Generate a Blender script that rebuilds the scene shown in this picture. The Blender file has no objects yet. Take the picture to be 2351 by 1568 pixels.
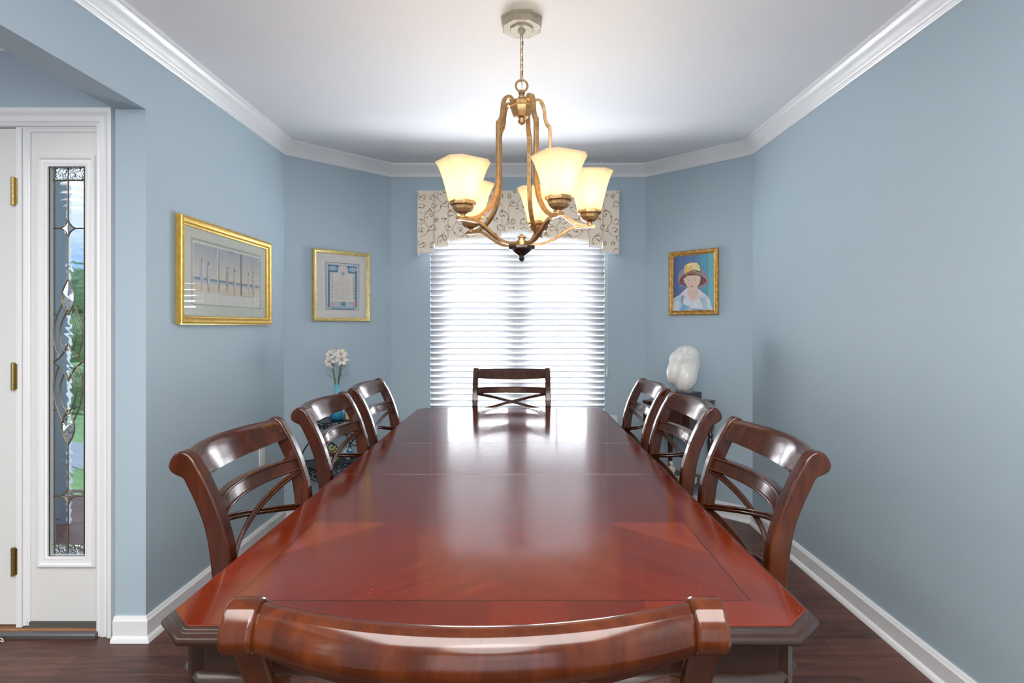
import bpy, math, random
from mathutils import Vector, Matrix
random.seed(7)
sc = bpy.context.scene
COL = sc.collection
PI = math.pi
# ------------------------------------------------------------------ camera
FPX = 1300.0; CX = 1190.0; CY = 748.0; EYE = 1.26
cam_d = bpy.data.cameras.new('camera'); cam = bpy.data.objects.new('camera', cam_d); COL.objects.link(cam)
cam.location = (0, 0, EYE); cam.rotation_euler = (PI/2, 0, 0)
cam_d.sensor_width = 36; cam_d.lens = 36*FPX/2351
cam_d.shift_x = (1175.5-CX)/2351; cam_d.shift_y = (CY-784)/2351
cam_d.clip_start = 0.02; cam_d.clip_end = 500
sc.camera = cam
# ------------------------------------------------------------------ view
sc.view_settings.view_transform = 'Standard'; sc.view_settings.look = 'None'
sc.view_settings.exposure = 0.68; sc.view_settings.gamma = 1.0
sc.view_settings.use_curve_mapping = False
sc.cycles.max_bounces = 10; sc.cycles.diffuse_bounces = 6; sc.cycles.glossy_bounces = 5
sc.cycles.transmission_bounces = 8; sc.cycles.transparent_max_bounces = 12
sc.cycles.caustics_reflective = False; sc.cycles.caustics_refractive = False
sc.cycles.sample_clamp_indirect = 6
sc.cycles.use_denoising = True
# ------------------------------------------------------------------ world: hazy bright towards the dining window, blue with cloud elsewhere
w = bpy.data.worlds.new('sky'); sc.world = w; w.use_nodes = True
nt = w.node_tree; nt.nodes.clear()
def wn(t): return nt.nodes.new(t)
tc = wn('ShaderNodeTexCoord'); sep = wn('ShaderNodeSeparateXYZ'); nt.links.new(tc.outputs['Generated'], sep.inputs[0])
cl = wn('ShaderNodeTexNoise'); cl.inputs['Scale'].default_value = 3.5; cl.inputs['Detail'].default_value = 6
nt.links.new(tc.outputs['Generated'], cl.inputs['Vector'])
cr = wn('ShaderNodeValToRGB'); cr.color_ramp.elements[0].position = .44; cr.color_ramp.elements[1].position = .62
cr.color_ramp.elements[0].color = (.22, .45, .85, 1); cr.color_ramp.elements[1].color = (.85, .92, 1, 1)
nt.links.new(cl.outputs['Fac'], cr.inputs[0])
mr = wn('ShaderNodeMapRange'); mr.interpolation_type = 'SMOOTHSTEP'
mr.inputs['From Min'].default_value = .80; mr.inputs['From Max'].default_value = .94
nt.links.new(sep.outputs['Y'], mr.inputs['Value'])
mx = wn('ShaderNodeMix'); mx.data_type = 'RGBA'
nt.links.new(mr.outputs[0], mx.inputs['Factor']); nt.links.new(cr.outputs[0], mx.inputs[6]); mx.inputs[7].default_value = (.90, .95, 1, 1)
ms = wn('ShaderNodeMath'); ms.operation = 'MULTIPLY_ADD'; ms.inputs[1].default_value = 3.2; ms.inputs[2].default_value = .8
nt.links.new(mr.outputs[0], ms.inputs[0])
bg = wn('ShaderNodeBackground'); nt.links.new(mx.outputs[2], bg.inputs[0]); nt.links.new(ms.outputs[0], bg.inputs[1])
wo = wn('ShaderNodeOutputWorld'); nt.links.new(bg.outputs[0], wo.inputs[0])

def area(name, loc, rot, sx, sy, power, color=(1, 1, 1), portal=False):
    d = bpy.data.lights.new(name, 'AREA'); d.shape = 'RECTANGLE'; d.size = sx; d.size_y = sy; d.energy = power; d.color = color
    if portal: d.cycles.is_portal = True
    o = bpy.data.objects.new(name, d); o.location = loc; o.rotation_euler = rot; COL.objects.link(o); return o
# added fill from assumed, unseen rear and foyer windows; daylight of the dining window
L_BACK = 12; L_FOYER = 26; L_WIN = 285
area('rear_window_fill', (.1, -3.07, 1.35), (PI/2, 0, 0), 2.4, 1.7, L_BACK, (1, .99, .97))
area('foyer_window_fill', (-2.9, -3.07, 1.45), (PI/2, 0, 0), 1.8, 1.7, L_FOYER, (1, .99, .97))
area('daylight_dining_window', (-.01, 4.62, 1.62), (-PI/2+math.radians(12), 0, 0), 1.5, 1.7, L_WIN, (.93, .96, 1))

area('bounce_flash_fill', (0, -.25, 2.41), (0, 0, 0), 2.2, 1.5, 80, (1, .97, .93))  # added area fill over the camera, standing in for bounced flash
rl = bpy.data.lights.new('rear_fill_point', 'POINT'); rl.energy = 25; rl.shadow_soft_size = .35; rl.color = (1, .97, .94)
rlo = bpy.data.objects.new('rear_fill_point', rl); rlo.location = (0, -.55, 1.85); COL.objects.link(rlo)  # invented point fill behind the camera, brightens walls and ceiling
area('foyer_fill', (-2.9, .6, 2.40), (0, 0, 0), .8, .8, 14, (1, .97, .93))  # added overhead fill for the foyer and door, no fixture seen

# ------------------------------------------------------------------ mesh builder
def V(*a): return Vector(a)
def catmull(pts, n=6, closed=False):
    P = [Vector(p) for p in pts]; out = []
    m = len(P); rng = range(m if closed else m-1)
    for i in rng:
        p0 = P[(i-1) % m] if (closed or i > 0) else P[0]*2-P[1]
        p1 = P[i]; p2 = P[(i+1) % m]
        p3 = P[(i+2) % m] if (closed or i+2 < m) else P[-1]*2-P[-2]
        for k in range(n):
            t = k/n
            out.append(.5*((2*p1)+(-p0+p2)*t+(2*p0-5*p1+4*p2-p3)*t*t+(-p0+3*p1-3*p2+p3)*t**3))
    if not closed: out.append(P[-1])
    return out
class MB:
    def __init__(s): s.v = []; s.f = []; s.m = []; s.cur = 0
    def mat(s, i): s.cur = i; return s
    def add(s, vs, fs):
        b = len(s.v); s.v += [tuple(p) for p in vs]
        for f in fs: s.f.append([b+i for i in f]); s.m.append(s.cur)
        return s
    def box(s, x0, y0, z0, x1, y1, z1, M=None):
        vs = [V(x, y, z) for z in (z0, z1) for y in (y0, y1) for x in (x0, x1)]
        if M: vs = [M @ p for p in vs]
        return s.add(vs, [(0, 2, 3, 1), (4, 5, 7, 6), (0, 1, 5, 4), (2, 6, 7, 3), (0, 4, 6, 2), (1, 3, 7, 5)])
    def rings(s, R, closed_ring=True, closed_path=False, caps=True):
        n = len(R[0]); m = len(R); vs = [p for r in R for p in r]; fs = []
        for i in range(m if closed_path else m-1):
            j = (i+1) % m
            for k in range(n if closed_ring else n-1):
                l = (k+1) % n; fs.append((i*n+k, i*n+l, j*n+l, j*n+k))
        if caps and closed_ring and not closed_path:
            fs.append(tuple(range(n-1, -1, -1))); fs.append(tuple((m-1)*n+k for k in range(n)))
        return s.add(vs, fs)
    def sweep(s, path, prof, side=None, closed=False, scale=None, caps=True):
        """prof (a,b): a along side vector, b along cross(side,t)"""
        path = [Vector(p) for p in path]; n = len(path); R = []
        for i, p in enumerate(path):
            if closed: t = path[(i+1) % n]-path[(i-1) % n]
            else: t = path[min(i+1, n-1)]-path[max(i-1, 0)]
            t.normalize()
            if side is not None:
                sd = Vector(side); sd = sd-t*sd.dot(t); sd.normalize()
            else:
                up = V(0, 0, 1) if abs(t.z) < .95 else V(0, 1, 0)
                if i == 0: sd = t.cross(up).normalized()
                else:
                    sd = prev-t*prev.dot(t); sd.normalize()
            prev = sd
            b = sd.cross(t); k = scale[i] if scale else 1
            R.append([p+sd*a*k+b*c*k for a, c in prof])
        return s.rings(R, closed_path=closed, caps=caps)
    def tube(s, path, r, n=8, closed=False, scale=None, side=None):
        return s.sweep(path, [(r*math.cos(2*PI*k/n), r*math.sin(2*PI*k/n)) for k in range(n)], side, closed, scale)
    def lathe(s, prof, n=24, c=(0, 0, 0), rot=0, M=None):
        R = []
        for r, z in prof:
            ring = [V(c[0]+r*math.cos(2*PI*k/n+rot), c[1]+r*math.sin(2*PI*k/n+rot), c[2]+z) for k in range(n)]
            if M: ring = [M @ p for p in ring]
            R.append(ring)
        return s.rings(R)
    def ball(s, c, rx, ry=None, rz=None, nu=16, nv=10, M=None):
        ry = ry or rx; rz = rz or rx; R = []
        for j in range(nv+1):
            a = -PI/2+PI*j/nv; rr = max(math.cos(a), .001)
            ring = [V(c[0]+rx*rr*math.cos(2*PI*k/nu), c[1]+ry*rr*math.sin(2*PI*k/nu), c[2]+rz*math.sin(a)) for k in range(nu)]
            if M: ring = [M @ p for p in ring]
            R.append(ring)
        return s.rings(R)
    def prism(s, poly, fn, a, b):
        """poly 2d, fn(u,v,w)->point, extruded w from a to b"""
        return s.rings([[fn(u, v, a) for u, v in poly], [fn(u, v, b) for u, v in poly]])
    def poly(s, pts): return s.add(pts, [tuple(range(len(pts)))])
    def build(s, name, mats, parent=None, bevel=0, smooth=35, seg=2, kind=None, fix=True):
        me = bpy.data.meshes.new(name); me.from_pydata(s.v, [], s.f); me.update()
        if not isinstance(mats, (list, tuple)): mats = [mats]
        for m in mats: me.materials.append(m)
        for p, mi in zip(me.polygons, s.m): p.material_index = mi
        if fix:
            import bmesh
            b = bmesh.new(); b.from_mesh(me); bmesh.ops.recalc_face_normals(b, faces=b.faces); b.to_mesh(me); b.free()
        if smooth:
            me.polygons.foreach_set('use_smooth', [True]*len(me.polygons)); me.set_sharp_from_angle(angle=math.radians(smooth))
        o = bpy.data.objects.new(name, me); COL.objects.link(o)
        if parent: o.parent = parent
        if bevel:
            md = o.modifiers.new('bevel', 'BEVEL'); md.width = bevel; md.segments = seg; md.limit_method = 'ANGLE'; md.angle_limit = math.radians(40)
            md.harden_normals = False
        if kind: o['kind'] = kind
        return o
def thing(name, label, cat, loc=(0, 0, 0), rz=0, group=None):
    o = bpy.data.objects.new(name, None); o.empty_display_size = .1; COL.objects.link(o)
    o.location = loc; o.rotation_euler = (0, 0, rz); tag(o, label, cat, group); return o
def tag(o, label, cat, group=None):
    o['label'] = label; o['category'] = cat
    if group: o['group'] = group
    return o
def copy_tree(o, parent=None):
    c = o.copy(); COL.objects.link(c); c.parent = parent
    for ch in list(o.children): copy_tree(ch, c)
    return c

# ------------------------------------------------------------------ materials
def mat(name, col, rough=.5, metal=0, coat=0, spec=.5, emit=None, es=0, coat_r=.1):
    m = bpy.data.materials.new(name); m.use_nodes = True; b = m.node_tree.nodes['Principled BSDF']
    b.inputs['Base Color'].default_value = (*col, 1); b.inputs['Roughness'].default_value = rough
    b.inputs['Metallic'].default_value = metal; b.inputs['Coat Weight'].default_value = coat
    b.inputs['Coat Roughness'].default_value = coat_r; b.inputs['Specular IOR Level'].default_value = spec
    if emit: b.inputs['Emission Color'].default_value = (*emit, 1); b.inputs['Emission Strength'].default_value = es
    return m
class NT:
    def __init__(s, m): s.t = m.node_tree; s.b = s.t.nodes['Principled BSDF']; s.out = s.t.nodes['Material Output']
    def n(s, t, **k):
        x = s.t.nodes.new(t)
        for a, b in k.items():
            if hasattr(x, a): setattr(x, a, b)
            else: x.inputs[a.replace('_', ' ')].default_value = b
        return x
    def l(s, a, b): s.t.links.new(a, b)
    def coord(s, scale=(1, 1, 1), loc=(0, 0, 0), rot=(0, 0, 0), kind='Object'):
        c = s.n('ShaderNodeTexCoord'); m = s.n('ShaderNodeMapping'); s.l(c.outputs[kind], m.inputs[0])
        m.inputs['Scale'].default_value = scale; m.inputs['Location'].default_value = loc; m.inputs['Rotation'].default_value = rot
        return m.outputs[0]
    def noise(s, vec, scale, detail=4, rough=.5, dist=0):
        x = s.n('ShaderNodeTexNoise'); x.inputs['Scale'].default_value = scale; x.inputs['Detail'].default_value = detail
        x.inputs['Roughness'].default_value = rough; x.inputs['Distortion'].default_value = dist; s.l(vec, x.inputs['Vector']); return x.outputs['Fac']
    def ramp(s, fac, stops):
        x = s.n('ShaderNodeValToRGB'); e = x.color_ramp.elements
        while len(e) < len(stops): e.new(.5)
        for i, (p, c) in enumerate(stops): e[i].position = p; e[i].color = (*c, 1)
        s.l(fac, x.inputs[0]); return x.outputs[0]
    def math(s, op, a, b=None, c=None):
        x = s.n('ShaderNodeMath'); x.operation = op
        for i, q in enumerate((a, b, c)):
            if q is None: continue
            if isinstance(q, (int, float)): x.inputs[i].default_value = q
            else: s.l(q, x.inputs[i])
        return x.outputs[0]
    def mix(s, f, a, b, mode='MIX'):
        x = s.n('ShaderNodeMix'); x.data_type = 'RGBA'; x.blend_type = mode
        for i, q in ((0, f), (6, a), (7, b)):
            if isinstance(q, (int, float)): x.inputs[i].default_value = q
            elif isinstance(q, tuple): x.inputs[i].default_value = (*q, 1)
            else: s.l(q, x.inputs[i])
        return x.outputs[2]
    def bump(s, h, st=.2, dist=.002):
        x = s.n('ShaderNodeBump'); x.inputs['Strength'].default_value = st; x.inputs['Distance'].default_value = dist
        s.l(h, x.inputs['Height']); s.l(x.outputs[0], s.b.inputs['Normal']); return x
def paint(name, col, rough=.55, bump=.05, var=.03):
    m = mat(name, col, rough); q = NT(m); v = q.coord()
    q.bump(q.noise(v, 260, 2), bump, .001)
    c2 = tuple(x*(1-var) for x in col)
    q.l(q.mix(q.noise(v, 1.3, 3), col, c2), q.b.inputs['Base Color']); return m
def wood(name, stops, rough=.3, coat=.4, scale=(60, 60, 5), coat_r=.12, bump=.03, big=2.0):
    m = mat(name, stops[0][1], rough, coat=coat, coat_r=coat_r); q = NT(m)
    v = q.coord(scale=scale); g = q.noise(v, 1, 5, .6, .6); v2 = q.coord(scale=(1, 1, 1)); g2 = q.noise(v2, big*4, 3, .5, .8)
    f = q.math('MULTIPLY_ADD', g, .55, q.math('MULTIPLY', g2, .45))
    q.l(q.ramp(f, stops), q.b.inputs['Base Color']); q.bump(g, bump, .001); return m

M = {}
M['wall'] = paint('wall_blue_paint', (.405, .507, .572), .6, .04, .03)
M['ceil'] = paint('ceiling_white_paint', (.80, .80, .81), .8, .08, .01)
M['trim'] = paint('white_trim_paint', (.80, .80, .80), .3, .0, .01)
M['doorw'] = paint('white_door_paint', (.72, .72, .70), .35, .0, .02)
M['brass'] = mat('aged_brass', (.36, .26, .10), .34, 1)
M['plastic'] = mat('white_plastic', (.75, .74, .70), .35)
CH = [(.25, (.016, .003, .0008)), (.5, (.040, .0075, .0015)), (.78, (.11, .026, .004))]
M['chair'] = wood('cherry_chair_wood', CH, .35, 1, (30, 30, 5), .15, .0, .6); M['chair'].node_tree.nodes['Principled BSDF'].inputs['Coat IOR'].default_value = 1.5; M['chair'].node_tree.nodes['Principled BSDF'].inputs['Specular IOR Level'].default_value = .0
M['tabledark'] = wood('dark_table_wood', [(.25, (.008, .003, .0015)), (.6, (.026, .009, .004)), (.8, (.05, .018, .008))], .4, .22)
M['seat'] = mat('seat_cream_fabric', (.55, .45, .33), .9)
q = NT(M['seat']); q.bump(q.noise(q.coord(), 400, 2), .3, .001)

def table_mat():
    m = mat('cherry_veneer_top', (.3, .05, .01), .2, coat=1, coat_r=.115, spec=.0); q = NT(m); q.b.inputs['Coat IOR'].default_value = 1.62
    tcn = q.n('ShaderNodeTexCoord'); sp = q.n('ShaderNodeSeparateXYZ'); q.l(tcn.outputs['Object'], sp.inputs[0])
    X, Y = sp.outputs['X'], sp.outputs['Y']                # table centre = origin
    ax = q.math('ABSOLUTE', X); ay = q.math('ABSOLUTE', Y)
    y2 = q.math('ABSOLUTE', q.math('SUBTRACT', ay, .757))     # centre line of each end section
    lower = q.math('GREATER_THAN', ay, .757)
    leaf = q.math('LESS_THAN', ay, .26)
    a = q.math('ADD', ax, y2); b = q.math('SUBTRACT', ax, y2)
    cmb = q.n('ShaderNodeCombineXYZ'); q.l(q.math('MULTIPLY', a, 1.6), cmb.inputs[0]); q.l(q.math('MULTIPLY', b, 22), cmb.inputs[1])
    q.l(q.math('ADD', q.math('GREATER_THAN', X, 0), q.math('MULTIPLY', lower, 3)), cmb.inputs[2])
    gr = q.noise(cmb.outputs[0], 1.3, 4, .55, .2)
    cm2 = q.n('ShaderNodeCombineXYZ'); q.l(q.math('MULTIPLY', X, 1.4), cm2.inputs[0]); q.l(q.math('MULTIPLY', Y, 24), cm2.inputs[1])
    gl = q.noise(cm2.outputs[0], 1.6, 5, .6, .2)
    cl_ = lambda f: q.ramp(f, [(.25, (.078, .0075, .0012)), (.5, (.108, .0105, .0016)), (.75, (.145, .0155, .0024))])
    field = cl_(gr); leafc = q.ramp(gl, [(.25, (.05, .007, .003)), (.5, (.095, .012, .004)), (.75, (.15, .02, .005))])
    # lighter triangle pieces pointing inward from the border on both sides of the section centre line
    tri = q.math('MULTIPLY', q.math('GREATER_THAN', b, .27), lower)
    field = q.mix(q.math('MULTIPLY', tri, .55), field, (.20, .026, .003))
    field = q.mix(q.math('MULTIPLY', q.math('SUBTRACT', 1.0, lower), .35), field, (.055, .007, .003))
    col = q.mix(leaf, field, leafc)
    # crossbanded border with blocks
    ex = q.math('GREATER_THAN', ax, .469); ey = q.math('GREATER_THAN', ay, 1.165)
    br = q.math('MAXIMUM', ex, ey)
    sel = q.math('SUBTRACT', ay, 1.165); sel2 = q.math('SUBTRACT', ax, .469); isend = q.math('GREATER_THAN', sel, sel2)
    along = q.mix(isend, Y, X)
    blk = q.math('FLOOR', q.math('MULTIPLY', along, 7.3))
    wn_ = q.n('ShaderNodeTexWhiteNoise'); wn_.noise_dimensions = '1D'; q.l(blk, wn_.inputs['W'])
    cm3 = q.n('ShaderNodeCombineXYZ'); q.l(q.math('MULTIPLY', q.math('MULTIPLY', along, 1), 130), cm3.inputs[0]); q.l(q.math('MULTIPLY', q.mix(isend, X, Y), 3), cm3.inputs[1])
    gb = q.noise(cm3.outputs[0], 1, 3, .6)
    bcol = q.ramp(q.math('MULTIPLY_ADD', wn_.outputs[0], .5, q.math('MULTIPLY', gb, .5)), [(.3, (.082, .0085, .0015)), (.5, (.105, .011, .0018)), (.7, (.13, .0145, .0023))])
    col = q.mix(br, col, bcol)
    d1 = q.math('ABSOLUTE', q.math('SUBTRACT', ax, .469)); d2 = q.math('ABSOLUTE', q.math('SUBTRACT', ay, 1.165))
    in1 = q.math('LESS_THAN', ax, .471); in2 = q.math('LESS_THAN', ay, 1.167)
    l1 = q.math('MULTIPLY', q.math('LESS_THAN', d1, .0018), in2); l2 = q.math('MULTIPLY', q.math('LESS_THAN', d2, .0018), in1)
    col = q.mix(q.math('MULTIPLY', q.math('MAXIMUM', l1, l2), .8), col, (.02, .006, .003))
    # few pale scratches and dust
    vs = q.noise(q.coord((1, 1, 1)), 160, 1); col = q.mix(q.math('MULTIPLY', q.math('GREATER_THAN', vs, .80), .5), col, (.6, .35, .25))
    q.l(col, q.b.inputs['Base Color'])
    rn = q.noise(q.coord((2, 2, 1)), 3, 3); q.l(q.math('MULTIPLY_ADD', rn, .06, .22), q.b.inputs['Roughness'])
    return m
M['table'] = table_mat()

def floor_mat():
    m = mat('dark_plank_floor', (.07, .03, .02), .38); q = NT(m)
    v = q.coord()
    br = q.n('ShaderNodeTexBrick'); q.l(v, br.inputs['Vector']); br.offset = .37
    br.inputs['Scale'].default_value = 1; br.inputs['Brick Width'].default_value = 1.22; br.inputs['Row Height'].default_value = .127
    br.inputs['Mortar Size'].default_value = .0012; br.inputs['Color1'].default_value = (0, 0, 0, 1); br.inputs['Color2'].default_value = (1, 1, 1, 1)
    br.inputs['Mortar'].default_value = (.5, .5, .5, 1)
    g = q.noise(q.coord((2.2, 26, 1)), 1.5, 6, .62, .5)
    kn = q.noise(q.coord((3, 9, 1)), 2.2, 3, .5, .3)
    f = q.math('ADD', q.math('MULTIPLY', g, .8), q.math('MULTIPLY', br.outputs['Color'], .16))
    c = q.ramp(f, [(.25, (.024, .010, .007)), (.48, (.088, .030, .019)), (.75, (.17, .068, .042))])
    c = q.mix(q.math('MULTIPLY', q.math('GREATER_THAN', kn, .68), .55), c, (.018, .01, .008))
    c = q.mix(br.outputs['Fac'], c, (.015, .008, .006))
    q.l(c, q.b.inputs['Base Color']); q.bump(g, .08, .002); return m
M['floor'] = floor_mat()

def translucent(name, col, tr=.4, rough=.6, tcol=None, emit=0, ecol=(1, 1, 1)):
    m = mat(name, col, rough); q = NT(m); t = q.n('ShaderNodeBsdfTranslucent'); t.inputs[0].default_value = (*(tcol or col), 1)
    mx = q.n('ShaderNodeMixShader'); mx.inputs[0].default_value = tr; q.l(q.b.outputs[0], mx.inputs[1]); q.l(t.outputs[0], mx.inputs[2])
    if emit:
        q.b.inputs['Emission Color'].default_value = (*ecol, 1); q.b.inputs['Emission Strength'].default_value = emit
    q.l(mx.outputs[0], q.out.inputs[0]); return m
M['slat'] = translucent('white_blind_slat', (.44, .443, .455), .07, .4)
M['shade'] = translucent('amber_frosted_shade', (.88, .80, .66), .75, .35, (.88, .77, .58), .12, (1, .82, .55))
M['cloth'] = translucent('cream_valance_cotton', (.90, .80, .67), .12, .9)
M['vine'] = mat('brown_printed_vine', (.30, .19, .07), .9)
M['lining'] = translucent('white_lining', (.85, .85, .85), .3, .9)
def thin_glass(name, gl=.08):
    m = mat(name, (1, 1, 1), .02); q = NT(m); t = q.n('ShaderNodeBsdfTransparent'); g = q.n('ShaderNodeBsdfGlossy'); g.inputs['Roughness'].default_value = .01
    fr = q.n('ShaderNodeFresnel'); fr.inputs[0].default_value = 1.5; mx = q.n('ShaderNodeMixShader')
    geo = q.n('ShaderNodeNewGeometry'); q.l(q.math('MULTIPLY', fr.outputs[0], q.math('SUBTRACT', 1.0, geo.outputs['Backfacing'])), mx.inputs[0]); q.l(t.outputs[0], mx.inputs[1]); q.l(g.outputs[0], mx.inputs[2]); q.l(mx.outputs[0], q.out.inputs[0]); return m
M['glass'] = thin_glass('clear_glass')
def metal_mottled(name, c1, c2, rough=.38, metal=.75):
    m = mat(name, c1, rough, metal); q = NT(m); q.l(q.ramp(q.noise(q.coord(), 45, 4, .6), [(.35, c1), (.65, c2)]), q.b.inputs['Base Color']); return m
M['bronze'] = metal_mottled('antique_gold_bronze', (.36, .20, .085), (.55, .36, .17), .42, .7)
M['bronze_dark'] = metal_mottled('dark_bronze', (.05, .04, .035), (.12, .09, .06), .35, .8)
M['silverleaf'] = metal_mottled('champagne_canopy_metal', (.36, .31, .23), (.46, .42, .34), .6, 0)
M['gold'] = metal_mottled('gold_frame_leaf', (.72, .42, .07), (.85, .56, .16), .3, .75)
M['gold_pale'] = metal_mottled('pale_gold_leaf', (.55, .42, .13), (.75, .62, .28), .42, .6)
M['gold_orn'] = metal_mottled('ornate_gold', (.40, .20, .04), (.72, .43, .12), .4, .6)
M['iron'] = mat('black_wrought_iron', (.018, .018, .02), .35, .6)

# ------------------------------------------------------------------ mouldings / walls helpers
def offs(pts, d):
    P = [Vector((p[0], p[1])) for p in pts]; n = len(P); out = []
    for i in range(n):
        ns = []
        if i > 0: t = (P[i]-P[i-1]).normalized(); ns.append(Vector((t.y, -t.x)))
        if i < n-1: t = (P[i+1]-P[i]).normalized(); ns.append(Vector((t.y, -t.x)))
        if len(ns) == 1: out.append(P[i]+ns[0]*d)
        else:
            b = (ns[0]+ns[1]).normalized(); out.append(P[i]+b*(d/b.dot(ns[0])))
    return out
def mould(pts, prof, i, j=None, mb=None):
    """prof: closed list (d,z); segment(s) i..j"""
    mb = mb or MB(); j = i+1 if j is None else j
    O = [(offs(pts, d), z) for d, z in prof]
    R = [[V(o[k].x, o[k].y, z) for o, z in O] for k in range(i, j+1)]
    return mb.rings(R)
RW = 1.496; YC = 3.615; YB = 4.17; XB = .937; H = 2.44; YR = -3.0
ROOM = [(-RW, YR), (-RW, 2.275), (-RW, YC), (-XB, YB), (XB, YB), (RW, YC), (RW, YR)]
WT = .124
S = 'structure'
def wallprof(z0=0, z1=H): return [(0, z0), (0, z1), (-WT, z1), (-WT, z0)]
R2 = [(-RW, -1.0), (-RW, 2.275), (-RW, YC), (-XB, YB), (XB, YB), (RW, YC), (RW, YR)]
mb = mould(R2, wallprof(), 1, 2); mould(R2, wallprof(2.13), 0, 1, mb)
mb.box(-RW-WT, YR, 0, -RW, -1.0, H); mb.build('wall_left', M['wall'], kind=S, smooth=0)
mould(R2, wallprof(), 2, 3).build('wall_back_left', M['wall'], kind=S, smooth=0)
mould(R2, wallprof(), 4, 5).build('wall_back_right', M['wall'], kind=S, smooth=0)
mould(R2, wallprof(), 5, 6).build('wall_right', M['wall'], kind=S, smooth=0)
# window opening
WX0, WX1, WZ0, WZ1 = -.647, .634, .50, 2.12
mb = MB(); e = .05
mb.box(-XB-e, YB, 0, WX0, YB+WT, H).box(WX1, YB, 0, XB+e, YB+WT, H).box(WX0, YB, 0, WX1, YB+WT, WZ0).box(WX0, YB, WZ1, WX1, YB+WT, H)
mb.build('wall_back', M['wall'], kind=S, smooth=0)
# behind the camera
mb = MB(); fx0, fx1 = -4.2, RW+WT
mb.box(fx0, YR-.12, 0, -3.8, YR, H).box(-2.0, YR-.12, 0, -1.1, YR, H).box(1.3, YR-.12, 0, fx1, YR, H)
for a, b_, z0, z1 in ((-3.8, -2.0, .6, 2.3), (-1.1, 1.3, .5, 2.2)): mb.box(a, YR-.12, 0, b_, YR, z0).box(a, YR-.12, z1, b_, YR, H)
mb.build('wall_front', M['wall'], kind=S, smooth=0)
MB().box(fx0-.12, YR-.12, 0, fx0, 2.31, H).build('wall_foyer_left', M['wall'], kind=S, smooth=0)
MB().box(fx0-.12, YR-.12, -.06, fx1, 4.32, 0).build('floor', M['floor'], kind=S, smooth=0)
MB().box(fx0-.12, YR-.12, H, fx1, 4.32, H+.08).build('ceiling', M['ceil'], kind=S, smooth=0)
# crown moulding
CP = catmull([(.010, 2.367, 0), (.014, 2.376, 0), (.022, 2.384, 0), (.036, 2.398, 0), (.052, 2.412, 0), (.060, 2.424, 0)], 3)
CROWN = [(0, 2.352), (.007, 2.352), (.011, 2.357), (.007, 2.362)] + [(p.x, p.y) for p in CP] + [(.066, 2.426), (.068, H), (0, H)]
names = ['trim_1', 'trim_1', 'trim_2', 'trim_3', 'trim_4', 'trim_5']
mould(ROOM, CROWN, 0, 2).build('trim_1', M['trim'], kind=S, smooth=50)
for i in range(2, 6): mould(ROOM, CROWN, i).build('trim_%d' % i, M['trim'], kind=S, smooth=50)
# baseboards
BASE = [(0, .096), (.006, .096), (.009, .092), (.011, .084), (.015, .080), (.015, .022), (.020, .019), (.027, .012), (.030, 0), (0, 0)]
BP = [(-1.62, 2.275), (-RW, 2.275), (-RW, YC), (-XB, YB), (XB, YB), (RW, YC), (RW, YR)]
mould(BP, BASE, 0, 2).build('baseboard_left', M['trim'], kind=S, smooth=40)
for i, nm in ((2, 'baseboard_back_left'), (3, 'baseboard_back'), (4, 'baseboard_back_right'), (5, 'baseboard_right')):
    mould(BP, BASE, i).build(nm, M['trim'], kind=S, smooth=40)
mould([(-RW, YR), (-RW, -1.0)], BASE, 0).build('baseboard_rear_left', M['trim'], kind=S, smooth=40)

# ------------------------------------------------------------------ foyer front wall, door, sidelight
DW = 2.31; SC = 562.8
def fx(p): return (p-1190)/SC
def fz(y): return 1.26-(y-748)/SC
OX0, OX1, OZ1 = -3.02, fx(232), fz(290)
mb = MB(); mb.box(fx0-.12, DW, 0, OX0, DW+.14, H).box(OX0, DW, OZ1, OX1, DW+.14, H).box(OX1, DW, 0, -RW-WT+.0, DW+.14, H)
mb.box(-RW-WT, 2.2751, 2.1301, -RW-WT+.001, DW, H) if False else None
mb.build('wall_foyer_front', M['wall'], kind=S, smooth=0)
FC = [(fx0, DW), (-RW-WT, DW)]
mould(FC, [(d, z+.026 if z < H else z) for d, z in CROWN[:-2]]+[(.068, H), (0, H)], 0).build('trim_6', M['trim'], kind=S, smooth=50)
# casing (picture-frame moulding around door opening)
def casing(mb, x0, x1, z0, z1, prof, bottom=False):
    """prof (o, y): o outward from inner edge, swept left-top-right; mitred"""
    def P(o, y, c): return {0: V(x0-o, y, z0), 1: V(x0-o, y, z1+o), 2: V(x1+o, y, z1+o), 3: V(x1+o, y, z0)}[c]
    mb.rings([[P(o, y, c) for o, y in prof] for c in range(4)]); return mb
def frame_loop(mb, x0, x1, z0, z1, prof, fn=None):
    fn = fn or (lambda x, y, z: V(x, y, z)); R = []
    for sx, sz in ((-1, -1), (-1, 1), (1, 1), (1, -1)):
        R.append([fn((x0 if sx < 0 else x1)+sx*o, y, (z0 if sz < 0 else z1)+sz*o) for o, y in prof])
    return mb.rings(R, closed_path=True)
cw = fx(265)-fx(226)
CS = [(0, DW), (0, DW-.012), (.006, DW-.014), (.012, DW-.010), (.018, DW-.016), (.036, DW-.018), (.040, DW-.013), (.048, DW-.022), (.058, DW-.026), (cw, DW-.026), (cw, DW)]
mb = MB(); casing(mb, -3.02, fx(226), 0, fz(291), CS); mb.build('trim_7', M['trim'], kind=S, smooth=30)
# jambs
mb = MB()
mb.box(fx(38), DW-.004, .03, fx(51), DW+.10, fz(292)).box(-3.03, DW, .03, -2.97, DW+.1, fz(292)).box(-3.03, DW, fz(292), OX1+.02, DW+.12, fz(286))
mb.build('trim_8', M['trim'], kind=S, smooth=0, bevel=.002)
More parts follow.
